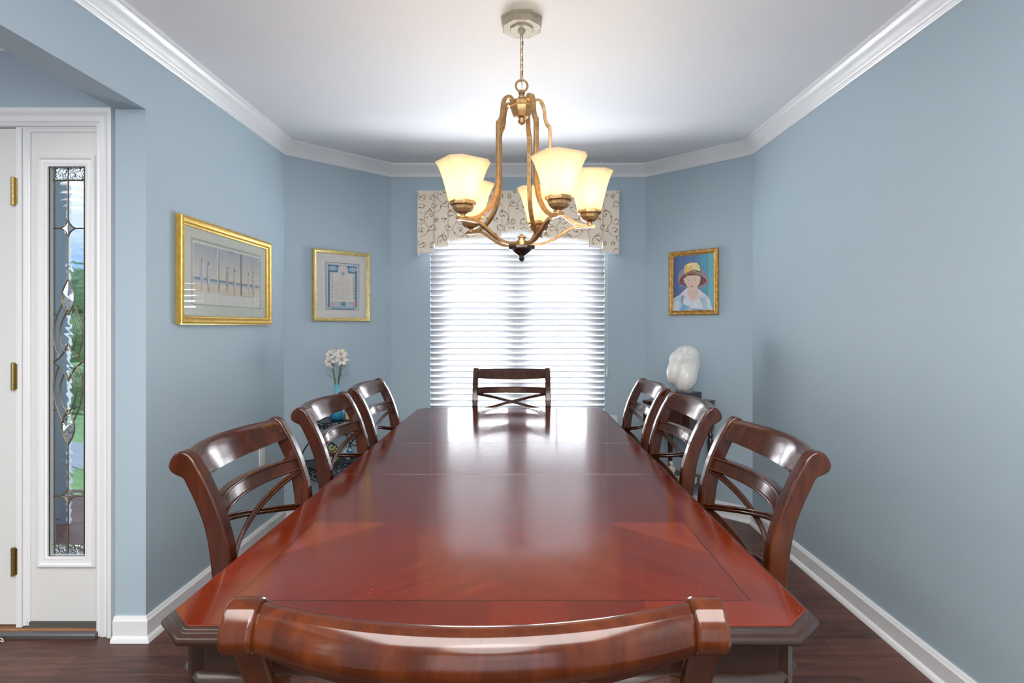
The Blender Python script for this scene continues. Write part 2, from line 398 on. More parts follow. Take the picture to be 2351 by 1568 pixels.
# sidelight unit : window_2
sl = bpy.data.objects.new('window_2', None); COL.objects.link(sl); sl['kind'] = S
gx0, gx1, gz0, gz1 = fx(107), fx(193.5), fz(1279), fz(381)
mb = MB(); y0, y1 = DW+.012, DW+.05
mb.box(fx(51), y0, .049, gx0, y1, fz(292)).box(gx1, y0, .049, OX1+.01, y1, fz(292)).box(gx0, y0, .049, gx1, y1, gz0).box(gx0, y0, gz1, gx1, y1, fz(292))
mb.build('panel', M['doorw'], sl, smooth=0)
mb = MB(); frame_loop(mb, gx0, gx1, gz0, gz1, [(0, y0+.005), (0, y0-.008), (.008, y0-.011), (.016, y0-.008), (.026, y0-.009), (.032, y0-.016), (.040, y0-.014), (.044, y0-.004), (.044, y0+.005)])
mb.build('moulding', M['trim'], sl, smooth=30)
mb = MB(); casing(mb, fx(66), fx(219), .035, fz(303), [(0, y0+.002), (0, y0-.006), (.006, y0-.010), (.012, y0-.006), (.018, y0-.012), (.024, y0-.012), (.024, y0+.002)])
mb.build('stop_moulding', M['trim'], sl, smooth=30)
MB().box(fx(60), DW+.004, .026, OX1-.0, DW+.03, .050).build('weather_strip', mat('dark_rubber', (.09, .085, .08), .6), sl, smooth=0)
# leaded glass
GY = DW+.035
def lead_glass():
    m = mat('bevelled_textured_glass', (1, 1, 1), .03); q = NT(m); q.b.inputs['Transmission Weight'].default_value = 1; q.b.inputs['IOR'].default_value = 1.45
    v = q.coord(kind='Object'); wv = q.n('ShaderNodeTexWave'); q.l(v, wv.inputs['Vector']); wv.inputs['Scale'].default_value = 9; wv.inputs['Distortion'].default_value = 9
    wv.inputs['Detail'].default_value = 2; wv.inputs['Detail Scale'].default_value = .8; wv.bands_direction = 'Z'
    q.bump(wv.outputs['Fac'], .16, .004); return m
def ham_glass():
    m = mat('hammered_glass', (1, 1, 1), .05); q = NT(m); q.b.inputs['Transmission Weight'].default_value = 1; q.b.inputs['IOR'].default_value = 1.45
    q.bump(q.noise(q.coord(), 90, 2, .5), .9, .01); return m
M['lglass'] = lead_glass(); M['hglass'] = ham_glass()
za = 1.26-(414-748)*(GY)/FPX; zb = 1.26-(1249-748)*GY/FPX
MB().box(gx0, GY, zb, gx1, GY+.005, za).build('leaded_pane', M['lglass'], sl, smooth=0)
mb = MB().box(gx0, GY, za+.0005, gx1, GY+.005, gz1).box(gx0, GY, gz0, gx1, GY+.005, zb-.0005); mb.build('hammered_pane', M['hglass'], sl, smooth=0)
M['lead'] = mat('lead_came', (.20, .17, .11), .38, .7)
def gp(px, py): return V((px-1190)*GY/FPX, GY-.001, 1.26-(py-748)*GY/FPX)
mb = MB(); cxp = 157; cyp = 831.5
def came(pts, r=.0032, sm=True):
    P = [gp(*p) for p in pts]
    if sm and len(P) > 2: P = catmull(P, 6)
    mb.tube(P, r, 6)
def sym(pts):
    for sx in (1, -1):
        for sy in (1, -1): came([(cxp+sx*x, cyp+sy*y) for x, y in pts])
for sy in (1, -1):
    came([(cxp, cyp+sy*449), (cxp, cyp+sy*326)]); came([(cxp, cyp+sy*288), (cxp, cyp+sy*190)])
    came([(104, cyp+sy*417.5), (200, cyp+sy*417.5)])
    for sx in (1, -1):
        came([(cxp+sx*16, cyp+sy*307), (cxp+sx*50, cyp+sy*307)]); came([(cxp+sx*25, cyp+sy*109), (cxp+sx*50, cyp+sy*109)])
        came([(cxp+sx*33, cyp), (cxp+sx*50, cyp)]) if sy > 0 else None
        came([(cxp+sx*37, cyp-449), (cxp+sx*37, cyp+449)], .0028) if sy > 0 else None
sym([(0, 327), (5, 315), (16, 307)]); sym([(0, 287), (5, 299), (16, 307)])
sym([(0, 190), (11, 168), (14.5, 150), (11, 130), (0, 108)])
sym([(13, 134), (27, 100), (33, 64), (29, 34), (21, 9)])
sym([(1, 119), (14, 92), (18, 64), (14, 40), (7, 24)])
sym([(0, 44), (7, 28), (18, 12), (33, 0)])
mb.build('lead_came', M['lead'], sl, smooth=60)
# bevelled inset pieces
mb = MB()
for sy in (1, -1):
    for P_ in ([(0, 325), (15, 307), (0, 289), (-15, 307)], [(0, 187), (12, 160), (12, 138), (0, 112), (-12, 138), (-12, 160)]):
        ring = [gp(cxp+x, cyp+sy*y) for x, y in P_]; c = sum(ring, V(0, 0, 0))/len(ring); c.y -= .006
        for k in range(len(ring)): mb.poly([ring[k], ring[(k+1) % len(ring)], c])
mb.build('bevel_jewel', M['hglass'], sl, smooth=0)
# door_1
dr = bpy.data.objects.new('door_1', None); COL.objects.link(dr); dr['kind'] = S
mb = MB(); dx0, dx1 = -2.965, fx(37); mb.box(dx0, DW+.006, .038, dx1, DW+.05, fz(293.5))
mb.build('slab', M['doorw'], dr, bevel=.002, smooth=0)
mb = MB()
for (a, b_) in ((dx0+.13, dx0+.42), (dx1-.42, dx1-.13)):
    for z0, z1 in ((.25, .80), (.95, 1.55), (1.68, 1.92)):
        frame_loop(mb, a+.02, b_-.02, z0+.02, z1-.02, [(0, DW+.01), (0, DW+.002), (.008, DW-.003), (.016, DW-.001), (.02, DW+.01)])
mb.build('panel_moulding', M['doorw'], dr, smooth=30)
for k, (ya, yb) in enumerate(((410, 470), (835, 893), (1258, 1318))):
    z0, z1 = fz(yb), fz(ya); mb = MB(); x = fx(34); r = .0075
    for i in range(5):
        a = z0+(z1-z0)*i/5; b_ = z0+(z1-z0)*(i+1)/5-.001; mb.lathe([(r, a), (r, b_)], 14, (x, DW-.008, 0))
    mb.lathe([(r*1.1, z1), (r*1.1, z1+.003), (.002, z1+.006)], 14, (x, DW-.008, 0)); mb.lathe([(.002, z0-.006), (r*1.1, z0-.003), (r*1.1, z0)], 14, (x, DW-.008, 0))
    mb.box(x+.002, DW-.006, z0, x+.014, DW-.0035, z1); mb.build('hinge', M['brass'], dr, smooth=30)
mb = MB(); mb.lathe([(.012, 0), (.026, .02), (.028, .035), (.018, .05), (0.001, .052)], 20, M=Matrix.Translation((dx0+.07, DW+.008, .95)) @ Matrix.Rotation(PI/2, 4, 'X')); mb.build('knob', M['brass'], dr)
# threshold
oak = wood('oak_sill', [(.3, (.22, .10, .05)), (.7, (.38, .2, .1))], .4, .2, (4, 60, 60))
MB().box(-3.0, DW-.010, 0, OX1-.005, DW+.1, .027).build('trim_9', oak, kind=S, smooth=0, bevel=.003)
mb = MB(); mb.prism([(0, 0), (0, .012), (.006, .018), (.018, .021), (.021, .018), (.021, 0)], lambda u, v, w_: V(w_, DW-.032+u, v), -3.0, OX1-.003)
mb.build('trim_10', mat('grey_metal_sill', (.15, .14, .145), .35, .5), kind=S, smooth=30)

# ------------------------------------------------------------------ dining window
win = bpy.data.objects.new('window_1', None); COL.objects.link(win); win['kind'] = S
FY = 4.235
def wx(p): return (p-1190)*FY/FPX
mb = MB(); fr = [(WX0, wx(1020)), (wx(1174), wx(1201)), (wx(1355), WX1)]
for a, b_ in fr: mb.box(a, FY, WZ0, b_, FY+.055, WZ1)
mb.box(WX0, FY, WZ0, WX1, FY+.055, WZ0+.05).box(WX0, FY, WZ1-.05, WX1, FY+.055, WZ1)
mb.build('window_frame', M['trim'], win, smooth=0, bevel=.003)
zm = 1.345
for a, b_ in ((wx(1020), wx(1174)), (wx(1201), wx(1355))):
    for (z0, z1, yy) in ((zm-.02, WZ1-.05, FY+.028), (WZ0+.05, zm+.02, FY+.006)):
        mb = MB(); t = .026; frame_loop(mb, a+t, b_-t, z0+t, z1-t, [(0, yy), (t, yy), (t, yy+.022), (0, yy+.022)])
        m_ = (a+b_)/2; mb.box(m_-.008, yy+.004, z0+t, m_+.008, yy+.016, z1-t)
        s_ = mb.build('sash', M['trim'], win, smooth=0)
        MB().box(a+t, yy+.009, z0+t, b_-t, yy+.012, z1-t).build('pane', M['glass'], s_, smooth=0)
# the blind
bl = thing('window_blind', 'white horizontal slat blind covering the dining window', 'blind', (0, 4.165, WZ0))
BX0, BX1 = -.645, .632
def slat_mesh(tilt):
    mb = MB(); n = 6; w2 = .0255; top = []; bot = []
    for k in range(n+1):
        u = -1+2*k/n; y = u*w2; z = .0022*(1-u*u)
        yy = y*math.cos(tilt)+z*math.sin(tilt); zz = -y*math.sin(tilt)+z*math.cos(tilt)
        top.append((yy, zz+.0014)); bot.append((yy, zz-.0014))
    prof = top+bot[::-1]
    return mb.prism(prof, lambda u, v, w_: V(w_, u, v), BX0, BX1)
pitch = .0423; first = {}
for k in range(36):
    z = .075+k*pitch
    if WZ0+z > WZ1-.06: break
    hz = WZ0+z; tilt = math.radians(36 if hz < 1.49 else min(50, 44+(hz-1.49)*15))   # upper slats hang more closed
    key = round(tilt, 2)
    if key not in first: o = slat_mesh(tilt).build('slat', M['slat'], bl, smooth=50); first[key] = o
    else: o = first[key].copy(); COL.objects.link(o)
    o.location = (0, 0, z)
MB().box(BX0, -.025, .005, BX1, .025, .022).build('bottom_rail', M['slat'], bl, bevel=.004)
MB().box(BX0, -.028, WZ1-WZ0-.045, BX1, .028, WZ1-WZ0-.002).build('head_rail', M['slat'], bl, bevel=.003)
for x in (wx(1066), wx(1187), wx(1310)):
    mb = MB(); mb.tube([(x, -.026, .01), (x, -.026, 1.58)], .0007, 4).tube([(x, .026, .01), (x, .026, 1.58)], .0007, 4); mb.build('ladder_cord', M['lining'], bl)
mb = MB(); xx = BX1+.012
mb.tube(catmull([(xx-.004, -.032, 1.58), (xx-.004, -.032, 1.0), (xx-.003, -.034, .47), (xx+.001, -.036, .44)], 4), .0013, 5)
mb.tube(catmull([(xx+.006, -.034, 1.58), (xx+.005, -.034, 1.0), (xx+.007, -.036, .50), (xx+.002, -.036, .44)], 4), .0013, 5)
cd = mb.build('pull_cord', M['lining'], bl)
mb = MB().lathe([(.002, .455), (.006, .445), (.0075, .42), (.007, .385), (.003, .378)], 12, (xx+.002, -.036, 0)); mb.build('cord_tassel', M['plastic'], cd)
# ------------------------------------------------------------------ valance
va = thing('window_valance', 'cream valance with brown vine scrolls hanging over the top of the blind', 'valance', (0, 0, 0))
VY = 4.055; VT = 2.229; VX = .722
BOT = [(-.722, 1.783), (-.607, 1.788), (-.602, 1.829), (-.505, 1.838), (-.50, 1.867), (-.41, 1.882), (-.22, 1.893), (-.12, 1.907), (-.115, 1.926), (-.07, 1.93), (-.065, 1.939), (0, 1.942)]
BOT = BOT+[(-x, z) for x, z in BOT[-2::-1]]
def vbot(x):
    for (a, za_), (b_, zb_) in zip(BOT, BOT[1:]):
        if a <= x <= b_: return za_+(zb_-za_)*(x-a)/(b_-a)
    return 1.783
FOLD = [(-.722, 0), (-.61, -.004), (-.604, -.016), (-.598, .010), (-.51, .004), (-.503, -.012), (-.497, .008), (-.42, 0), (-.3, -.004), (-.13, -.006), (-.118, -.014), (-.112, .012), (-.075, .008), (-.068, -.010), (-.06, 0), (0, -.004)]
FOLD = FOLD+[(-x, y) for x, y in FOLD[-2::-1]]
def vy(x, z=2.0):
    for (a, ya), (b_, yb) in zip(FOLD, FOLD[1:]):
        if a <= x <= b_:
            d = ya+(yb-ya)*(x-a)/(b_-a); return VY+d*(.25+.75*min(1, (VT-z)/.35))+.003*math.sin(x*37)*(VT-z)/.4
    return VY
xs = sorted(set([round(p[0], 4) for p in BOT+FOLD]+[round(-VX+2*VX*k/120, 4) for k in range(121)]))
def cloth(yo, lower, name, m, par):
    mb = MB(); NZ = 8; grid = []
    cols = [(-VX-.004, 4.165), (-VX-.004, 4.12)]+[(x, None) for x in xs]+[(VX+.004, 4.12), (VX+.004, 4.165)]
    R = []
    for x, y in cols:
        b_ = vbot(max(-VX, min(VX, x)))-lower
        R.append([V(x, (y if y else vy(x, VT-(VT-b_)*k/NZ)+yo), VT-(VT-b_)*k/NZ) for k in range(NZ+1)])
    mb.rings(R, closed_ring=False); o = mb.build(name, m, par, smooth=30)
    md = o.modifiers.new('thick', 'SOLIDIFY'); md.thickness = .0018; md.offset = 1 if False else 0
    return o, mb
cl_o, _ = cloth(.014, .010, 'lining', M['lining'], va)
# face cloth + printed vines in the same mesh
mb = MB(); NZ = 8; R = []
cols = [(-VX-.004, 4.165), (-VX-.004, 4.12)]+[(x, None) for x in xs]+[(VX+.004, 4.12), (VX+.004, 4.165)]
for x, y in cols:
    b_ = vbot(max(-VX, min(VX, x)))
    R.append([V(x, (y if y else vy(x, VT-(VT-b_)*k/NZ)), VT-(VT-b_)*k/NZ) for k in range(NZ+1)])
mb.rings(R, closed_ring=False)
mb.mat(1)
def vine(pts, w0, w1):
    n = len(pts)
    for i in range(n-1):
        a = Vector(pts[i]); b_ = Vector(pts[i+1]); d = (b_-a)
        if d.length < 1e-6: continue
        d.normalize(); nn = Vector((-d.y, d.x)); wa = w0+(w1-w0)*i/(n-1)
        q_ = [a-nn*wa, b_-nn*wa, b_+nn*wa, a+nn*wa]
        if any(abs(p.x) > VX-.001 or p.y > VT-.003 or p.y < vbot(p.x)+.003 for p in q_): continue
        mb.poly([V(p.x, vy(p.x, p.y)-.0016, p.y) for p in q_])
def leaf2(c, ang, L, W):
    c = Vector(c); d = Vector((math.cos(ang), math.sin(ang))); n = Vector((-d.y, d.x))
    q_ = [c, c+d*L*.35+n*W, c+d*L*.7+n*W*.7, c+d*L, c+d*L*.6-n*W*.35]
    if any(abs(p.x) > VX-.001 or p.y > VT-.003 or p.y < vbot(p.x)+.003 for p in q_): return
    mb.poly([V(p.x, vy(p.x, p.y)-.0018, p.y) for p in q_])
def motif(cx_, cy_, s, fl):
    # main S stem with curling branches
    def T(x, y): return (cx_+fl*x*s, cy_+y*s)
    def spiral(x, y, r, a0, turns, w0=.0010):
        pts = []
        for k in range(26):
            t = k/25; rr = r*(1-.78*t); a = a0+turns*2*PI*t; pts.append(T(x+rr*math.cos(a), y+rr*math.sin(a)))
        vine(pts, w0*1.1, w0*2.4); return pts
    st = [T(p.x, p.y) for p in catmull([(-.6, -1.2, 0), (-.1, -.9, 0), (.05, -.4, 0), (-.25, .1, 0), (-.2, .7, 0), (.3, 1.1, 0)], 7)]
    vine(st, .0012, .0018)
    for (x, y, r, a0, t) in ((.42, -.35, .38, PI, .95), (-.62, .15, .36, 0, -.95), (.25, .62, .36, PI, -.9), (-.55, -.65, .3, .3, .9), (.7, .25, .22, -2, 1.0)):
        p = spiral(x, y, r, a0, t)
        e = p[-1]; leaf2(e, random.uniform(0, 6.28), .22*s, .07*s); leaf2(e, random.uniform(0, 6.28), .18*s, .06*s)
        m_ = p[9]; leaf2(m_, random.uniform(0, 6.28), .2*s, .05*s)
    for (x, y) in ((.0, -.75), (-.15, .35), (.15, .95)): leaf2(T(x, y), random.uniform(0, 6.28), .26*s, .07*s)
for i in range(-4, 5):
    for j in range(3):
        motif(i*.185+(.09 if j % 2 else 0), 1.83+j*.17, .088, 1 if (i+j) % 2 else -1)
o = mb.build('face_cloth', [M['cloth'], M['vine']], va, smooth=30, fix=False)
for p in o.data.polygons: pass
MB().box(-VX, 4.08, VT-.02, VX, 4.168, VT-.006).build('mounting_board', M['trim'], va, smooth=0)

# ------------------------------------------------------------------ dining table
TX, TY = -.049, 2.192; HX, HY, CHF = .554, 1.25, .052; TZ = .762
tb = thing('dining_table', 'long polished cherry dining table with clipped corners and inlaid border', 'table', (TX, TY, 0))
def clipped(hx, hy, c): return [(-hx+c, -hy), (hx-c, -hy), (hx, -hy+c), (hx, hy-c), (hx-c, hy), (-hx+c, hy), (-hx, hy-c), (-hx, -hy+c)]
s1 = 2.407-TY; s2 = 1.90-TY    # seams
g = .0009
def slab(pts, name, par):
    return MB().prism(pts, lambda u, v, w_: V(u, v, w_), TZ-.012, TZ).build(name, M['table'], par, smooth=0, bevel=.0012)
c = CHF
slab([(-HX+c, -HY), (HX-c, -HY), (HX, -HY+c), (HX, s2-g), (-HX, s2-g), (-HX, -HY+c)], 'tabletop', tb)
slab([(-HX, s2+g), (HX, s2+g), (HX, s1-g), (-HX, s1-g)], 'extension_leaf', tb)
slab([(-HX, s1+g), (HX, s1+g), (HX, HY-c), (HX-c, HY), (-HX+c, HY), (-HX, HY-c)], 'tabletop', tb)
ED = catmull([(0.0, TZ-.002, 0), (.005, TZ-.005, 0), (.008, TZ-.010, 0), (.016, TZ-.013, 0), (.019, TZ-.018, 0), (.018, TZ-.024, 0), (.012, TZ-.028, 0)], 3)
ep = [(p.x, p.y) for p in ED]+[(-.02, TZ-.028), (-.02, TZ-.0125), (0, TZ-.0125)]
def ring_mould(mb, poly, prof):
    n = len(poly); P = [Vector(p) for p in poly]; R = []
    for i in range(n):
        t0 = (P[i]-P[i-1]).normalized(); t1 = (P[(i+1) % n]-P[i]).normalized()
        n0 = Vector((t0.y, -t0.x)); n1 = Vector((t1.y, -t1.x)); b = (n0+n1).normalized(); k = 1/b.dot(n0)
        R.append([V(P[i].x+b.x*k*d, P[i].y+b.y*k*d, z) for d, z in prof])
    return mb.rings(R, closed_path=True)
ring_mould(MB(), clipped(HX, HY, CHF), ep).build('edge_moulding', M['tabledark'], tb, smooth=50)
apz0, apz1 = .655, TZ-.028
mb = MB(); ring_mould(mb, clipped(HX-.022, HY-.03, .04), [(0, apz0), (0, apz1-.001), (-.022, apz1-.001), (-.022, apz0)])
ring_mould(mb, clipped(HX-.022, HY-.03, .04), [(0, apz0-.012), (.010, apz0-.008), (.013, apz0), (.008, apz0+.008), (0, apz0+.012), (-.01, apz0), (-.01, apz0-.012)])
mb.build('apron', M['tabledark'], tb, smooth=40)
mb = MB()
def dent(mb, x0, y0, x1, y1):
    mb.box(min(x0, x1), min(y0, y1), apz1-.014, max(x0, x1), max(y0, y1), apz1-.002)
for s_ in (-1, 1):
    mb = MB(); mb.box(-.47, min(s_*(HY-.030), s_*(HY-.033)), apz1-.016, .47, max(s_*(HY-.030), s_*(HY-.033)), apz1-.001)
    for k in range(58): x = -.46+k*.0162; dent(mb, x, s_*(HY-.0305), x+.009, s_*(HY-.018))
    mb.build('dentil_moulding', M['tabledark'], tb, smooth=0)
    mb = MB(); mb.box(min(s_*(HX-.022), s_*(HX-.025)), -1.14, apz1-.016, max(s_*(HX-.022), s_*(HX-.025)), 1.14, apz1-.001)
    for k in range(140): y = -1.13+k*.0162; dent(mb, s_*(HX-.0225), y, s_*(HX-.012), y+.009)
    mb.build('dentil_moulding', M['tabledark'], tb, smooth=0)
for sx in (-1, 1):
    for sy in (-1, 1):
        mb = MB(); cx_, cy_ = sx*(HX-.072), sy*(HY-.08)
        def sq(h, c_): return [(cx_+x, cy_+y) for x, y in clipped(h, h, c_)]
        lv = [(.028, 0), (.032, .02), (.032, .05), (.024, .06), (.028, .10), (.036, .40), (.038, .56), (.046, .58), (.046, .6), (.038, .615), (.046, .63), (.046, apz1-.002)]
        mb.rings([[V(x, y, z) for x, y in sq(h, h*.3)] for h, z in lv]); mb.build('leg', M['tabledark'], tb, smooth=30)

# ------------------------------------------------------------------ dining chairs
FR = [(.020, .20), (.018, .45), (.012, .60), (.006, .70), (0, .77), (-.011, .814), (-.028, .866), (-.052, .92), (-.067, .946), (-.079, .966), (-.092, .979), (-.107, .984), (-.121, .979)]
BK = [(-.130, .967), (-.134, .952), (-.129, .940), (-.117, .932), (-.104, .926), (-.094, .910), (-.065, .845), (-.049, .787), (-.038, .70), (-.030, .60), (-.024, .45), (-.022, .20)]
fr = [(p.x, p.y) for p in catmull([(a, b_, 0) for a, b_ in FR], 5)]; bk = [(p.x, p.y) for p in catmull([(a, b_, 0) for a, b_ in BK], 5)]
def yfront(z):
    for (a, za_), (b_, zb_) in zip(fr, fr[1:]):
        if za_ <= z <= zb_: return a+(b_-a)*(z-za_)/(zb_-za_+1e-9)
    return 0
def yback(z):
    for (a, za_), (b_, zb_) in zip(bk[20:], bk[21:]):
        if zb_ <= z <= za_: return a+(b_-a)*(z-za_)/(zb_-za_-1e-9)
    return -.04
SW = .5; ST = .034; CU = .046
def bow(x): return -CU*max(0, 1-(x/(SW/2-ST))**2)
def make_chair(label):
    t = thing('dining_chair', label, 'chair', group='cross back dining chairs around the table')
    cw_ = M['chair']
    rear = [(-.046, 0), (-.010, 0)]
    for s_ in (-1, 1):
        x0, x1 = (SW/2-ST, SW/2) if s_ > 0 else (-SW/2, -SW/2+ST)
        prof = [(a, b_) for a, b_ in fr]+[(a, b_) for a, b_ in bk]
        MB().prism(prof, lambda u, v, w_: V(w_, u, v), x0, x1).build('back_stile', cw_, t, bevel=.005, smooth=50, seg=3)
    # crest rail
    zc = .915
    pf = [(a, b_) for a, b_ in fr if b_ >= zc]; pb = [(a, b_) for a, b_ in bk if b_ >= zc]
    prof = pf+pb; mbm = Vector((sum(a for a, _ in prof)/len(prof), sum(b_ for _, b_ in prof)/len(prof)))
    prof = [(mbm.x+(a-mbm.x)*.82, mbm.y-.002+(b_-mbm.y)*.88) for a, b_ in prof]
    mb = MB(); R = []; n = 28; X0 = SW/2-ST+.002
    for k in range(n+1):
        x = -X0+2*X0*k/n; arch = .013*(1-(x/X0)**2)
        R.append([V(x, a+bow(x), b_-arch*max(0, min(1, (zc+.055-b_)/.05))) for a, b_ in prof])
    mb.rings(R).build('crest_rail', cw_, t, smooth=50, bevel=0)
    # middle rail
    z0, z1 = .825, .864
    def rail(name, z0, z1, parent, th=.018, beads=True):
        mb = MB(); R = []
        for k in range(n+1):
            x = -X0+2*X0*k/n; yb = bow(x); ya = yfront(z1)-.012; yc = yfront(z0)-.012
            R.append([V(x, yc+yb, z0), V(x, ya+yb, z1), V(x, ya+yb-th, z1), V(x, yc+yb-th, z0)])
        mb.rings(R)
        if beads:
            for zz in (z0+.0035, z1-.0035):
                mb.tube([V(-X0+2*X0*k/n, yfront(zz)-.011+bow(-X0+2*X0*k/n), zz) for k in range(n+1)], .0036, 8)
        return mb.build(name, cw_, parent, smooth=50)
    rail('middle_rail', z0, z1, t)
    rail('lower_rail', .565, .60, t)
    for zt, zb_ in ((.824, .716), (.712, .602)):
        for d in (1, -1):
            mb = MB()
            pts = []
            for k in range(21):
                u = k/20; x = (-X0+2*X0*u)*d; z = zt+(zb_-zt)*u
                pts.append((x, z))
            for o_ in (-.0042, .0042):
                P = []
                for i, (x, z) in enumerate(pts):
                    zz = z+o_; P.append(V(x, yfront(zz)-.016+bow(x)+(.003 if d > 0 else -.003), zz))
                mb.tube(P, .0050, 8, side=(0, 1, 0))
            mb.build('cross_bar', cw_, t, smooth=60)
    # seat, aprons, legs
    def slabp(hw0, hw1, d0, d1, z0, z1): return [V(-hw0, d0, z0), V(hw0, d0, z0), V(hw1, d1, z0), V(-hw1, d1, z0), V(-hw0, d0, z1), V(hw0, d0, z1), V(hw1, d1, z1), V(-hw1, d1, z1)]
    fcs = [(0, 3, 2, 1), (4, 5, 6, 7), (0, 1, 5, 4), (1, 2, 6, 5), (2, 3, 7, 6), (3, 0, 4, 7)]
    MB().add(slabp(.214, .245, .012, .43, .395, .445), fcs).build('seat_frame', cw_, t, bevel=.004, smooth=30)
    MB().add(slabp(.200, .232, .026, .42, .446, .485), fcs).build('seat', M['seat'], t, bevel=.018, smooth=60, seg=4)
    for s_ in (-1, 1):
        mb = MB(); xo = s_*(SW/2-ST/2)
        lv = [(-.075, .017, 0), (-.05, .018, .10), (-.014, .020, .26), (-.002, .021, .40)]
        mb.rings([[V(xo-ST/2+.002, y-h, z), V(xo+ST/2-.002, y-h, z), V(xo+ST/2-.002, y+h, z), V(xo-ST/2+.002, y+h, z)] for y, h, z in lv])
        mb.build('leg', cw_, t, bevel=.003, smooth=30)
        mb = MB(); xo = s_*.222
        mb.rings([[V(xo-h, .405-h, z), V(xo+h, .405-h, z), V(xo+h, .405+h, z), V(xo-h, .405+h, z)] for h, z in ((.013, 0), (.016, .1), (.021, .39))])
        mb.build('leg', cw_, t, bevel=.003, smooth=30)
    return t
CHAIRS = [
    ((-.043, .68), 0, 'cherry cross back chair at the near end of the table, its back to the viewer'),
    ((-.043, 3.60), PI, 'cherry cross back chair at the far end, in front of the window blind'),
    ((-.634, 1.49), -PI/2, 'cherry cross back chair on the left side of the table, nearest the viewer'),
    ((-.634, 2.155), -PI/2, 'cherry cross back chair on the left side, middle one of three'),
    ((-.634, 2.765), -PI/2, 'cherry cross back chair on the left side, closest to the window'),
    ((.553, 1.49), PI/2, 'cherry cross back chair on the right side of the table, nearest the viewer'),
    ((.553, 2.155), PI/2, 'cherry cross back chair on the right side, middle one of three'),
    ((.553, 2.765), PI/2, 'cherry cross back chair on the right side, closest to the marble sculpture')]
ch0 = make_chair(CHAIRS[0][2])
for i, ((x, y), rz, lab) in enumerate(CHAIRS):
    o = ch0 if i == 0 else copy_tree(ch0)
    o.location = (x, y, 0); o.rotation_euler = (0, 0, rz); o['label'] = lab

# ------------------------------------------------------------------ chandelier
CHX, CHY = .013, 2.19
cd = thing('chandelier', 'antique gold five-arm chandelier with frosted amber glass shades over the table', 'chandelier', (CHX, CHY, 0))
bz = M['bronze']; bd = M['bronze_dark']; o8 = PI/8
def octl(prof): return [(r/math.cos(PI/8), z) for r, z in prof]
cn = MB().lathe(octl([(.078, H-.001), (.078, H-.008), (.073, H-.010), (.073, H-.030), (.070, H-.034), (.044, H-.034), (.042, H-.040), (.014, H-.040), (.013, H-.046), (.006, H-.052), (.006, H-.060)]), 8, rot=o8).build('canopy', M['silverleaf'], cd, smooth=20)
def link_mesh():
    mb = MB(); P = []
    for k in range(20):
        a = 2*PI*k/20; x = .0065*math.cos(a); z = .0195*math.sin(a)
        z = (abs(math.sin(a))**.6)*.0195*(1 if math.sin(a) >= 0 else -1); P.append(V(x, 0, z))
    return mb.tube(P, .0016, 6, closed=True, side=(0, 1, 0))
l0 = None; zt = H-.060
for k in range(6):
    if l0 is None: l0 = link_mesh().build('chain_link', bz, cd, smooth=60); o = l0
    else: o = l0.copy(); COL.objects.link(o)
    o.location = (0, 0, zt-.014-k*.0285); o.rotation_euler = (0, 0, PI/4+(PI/2 if k % 2 else 0))
mb = MB(); mb.tube(catmull([(0, 0, H-.05), (.006, .003, 2.35), (-.006, -.003, 2.31), (.005, .004, 2.27), (0, 0, 2.23), (.001, 0, 2.175)], 5), .0012, 5); mb.build('power_wire', M['brass'], cd)
mb = MB(); zr = 2.188; mb.tube([(.0225*math.cos(2*PI*k/28), 0, zr+.0225*math.sin(2*PI*k/28)) for k in range(28)], .0042, 8, closed=True, side=(0, 1, 0)); mb.build('ring', bz, cd)
MB().lathe(octl([(.004, 2.170), (.012, 2.168), (.013, 2.158), (.009, 2.154), (.010, 2.147), (.014, 2.144), (.014, 2.138), (.010, 2.136), (.010, 2.128), (.040, 2.126), (.045, 2.120), (.045, 2.106), (.041, 2.103), (.040, 2.095), (.034, 2.078), (.026, 2.066), (.012, 2.060), (.011, 2.054), (.015, 2.052), (.012, 2.043), (.002, 2.036)]), 8, rot=o8).build('top_hub', bz, cd, smooth=20)
MB().lathe(octl([(.002, 1.507), (.006, 1.509), (.008, 1.514), (.013, 1.518), (.008, 1.523), (.010, 1.530), (.022, 1.538), (.036, 1.549), (.048, 1.554), (.050, 1.558), (.050, 1.567), (.044, 1.569), (.01, 1.5695)]), 8, rot=o8).build('bottom_hub', bd, cd, smooth=20)
MB().lathe(octl([(.02, 1.5696), (.020, 1.588), (.013, 1.590), (.013, 1.598), (.019, 1.600), (.018, 1.604), (.010, 1.608), (.004, 1.614), (.001, 1.616)]), 8, rot=o8).build('hub_finial', bz, cd, smooth=20)
UP = [(.040, 2.117), (.056, 2.130), (.074, 2.126), (.084, 2.108), (.088, 2.085), (.091, 2.060), (.097, 2.042), (.107, 2.028)]
DN = [(.1095, 2.022), (.1095, 1.95), (.1095, 1.88), (.110, 1.82), (.118, 1.765), (.137, 1.718), (.172, 1.678), (.212, 1.654), (.25, 1.646), (.285, 1.645)]
LO = [(.03, 1.578), (.055, 1.575), (.085, 1.578), (.115, 1.590), (.145, 1.608), (.172, 1.626), (.200, 1.640), (.232, 1.6440), (.262, 1.6435)]
def arm_prof(w_, h_): return [(-w_, -h_), (-w_, -h_*.2), (-w_*.55, 0), (-w_, h_*.2), (-w_, h_), (w_, h_), (w_, h_*.2), (w_*.55, 0), (w_, -h_*.2), (w_, -h_)]
RECT = [(-.0088, -.006), (-.0088, .006), (.0088, .006), (.0088, -.006)]
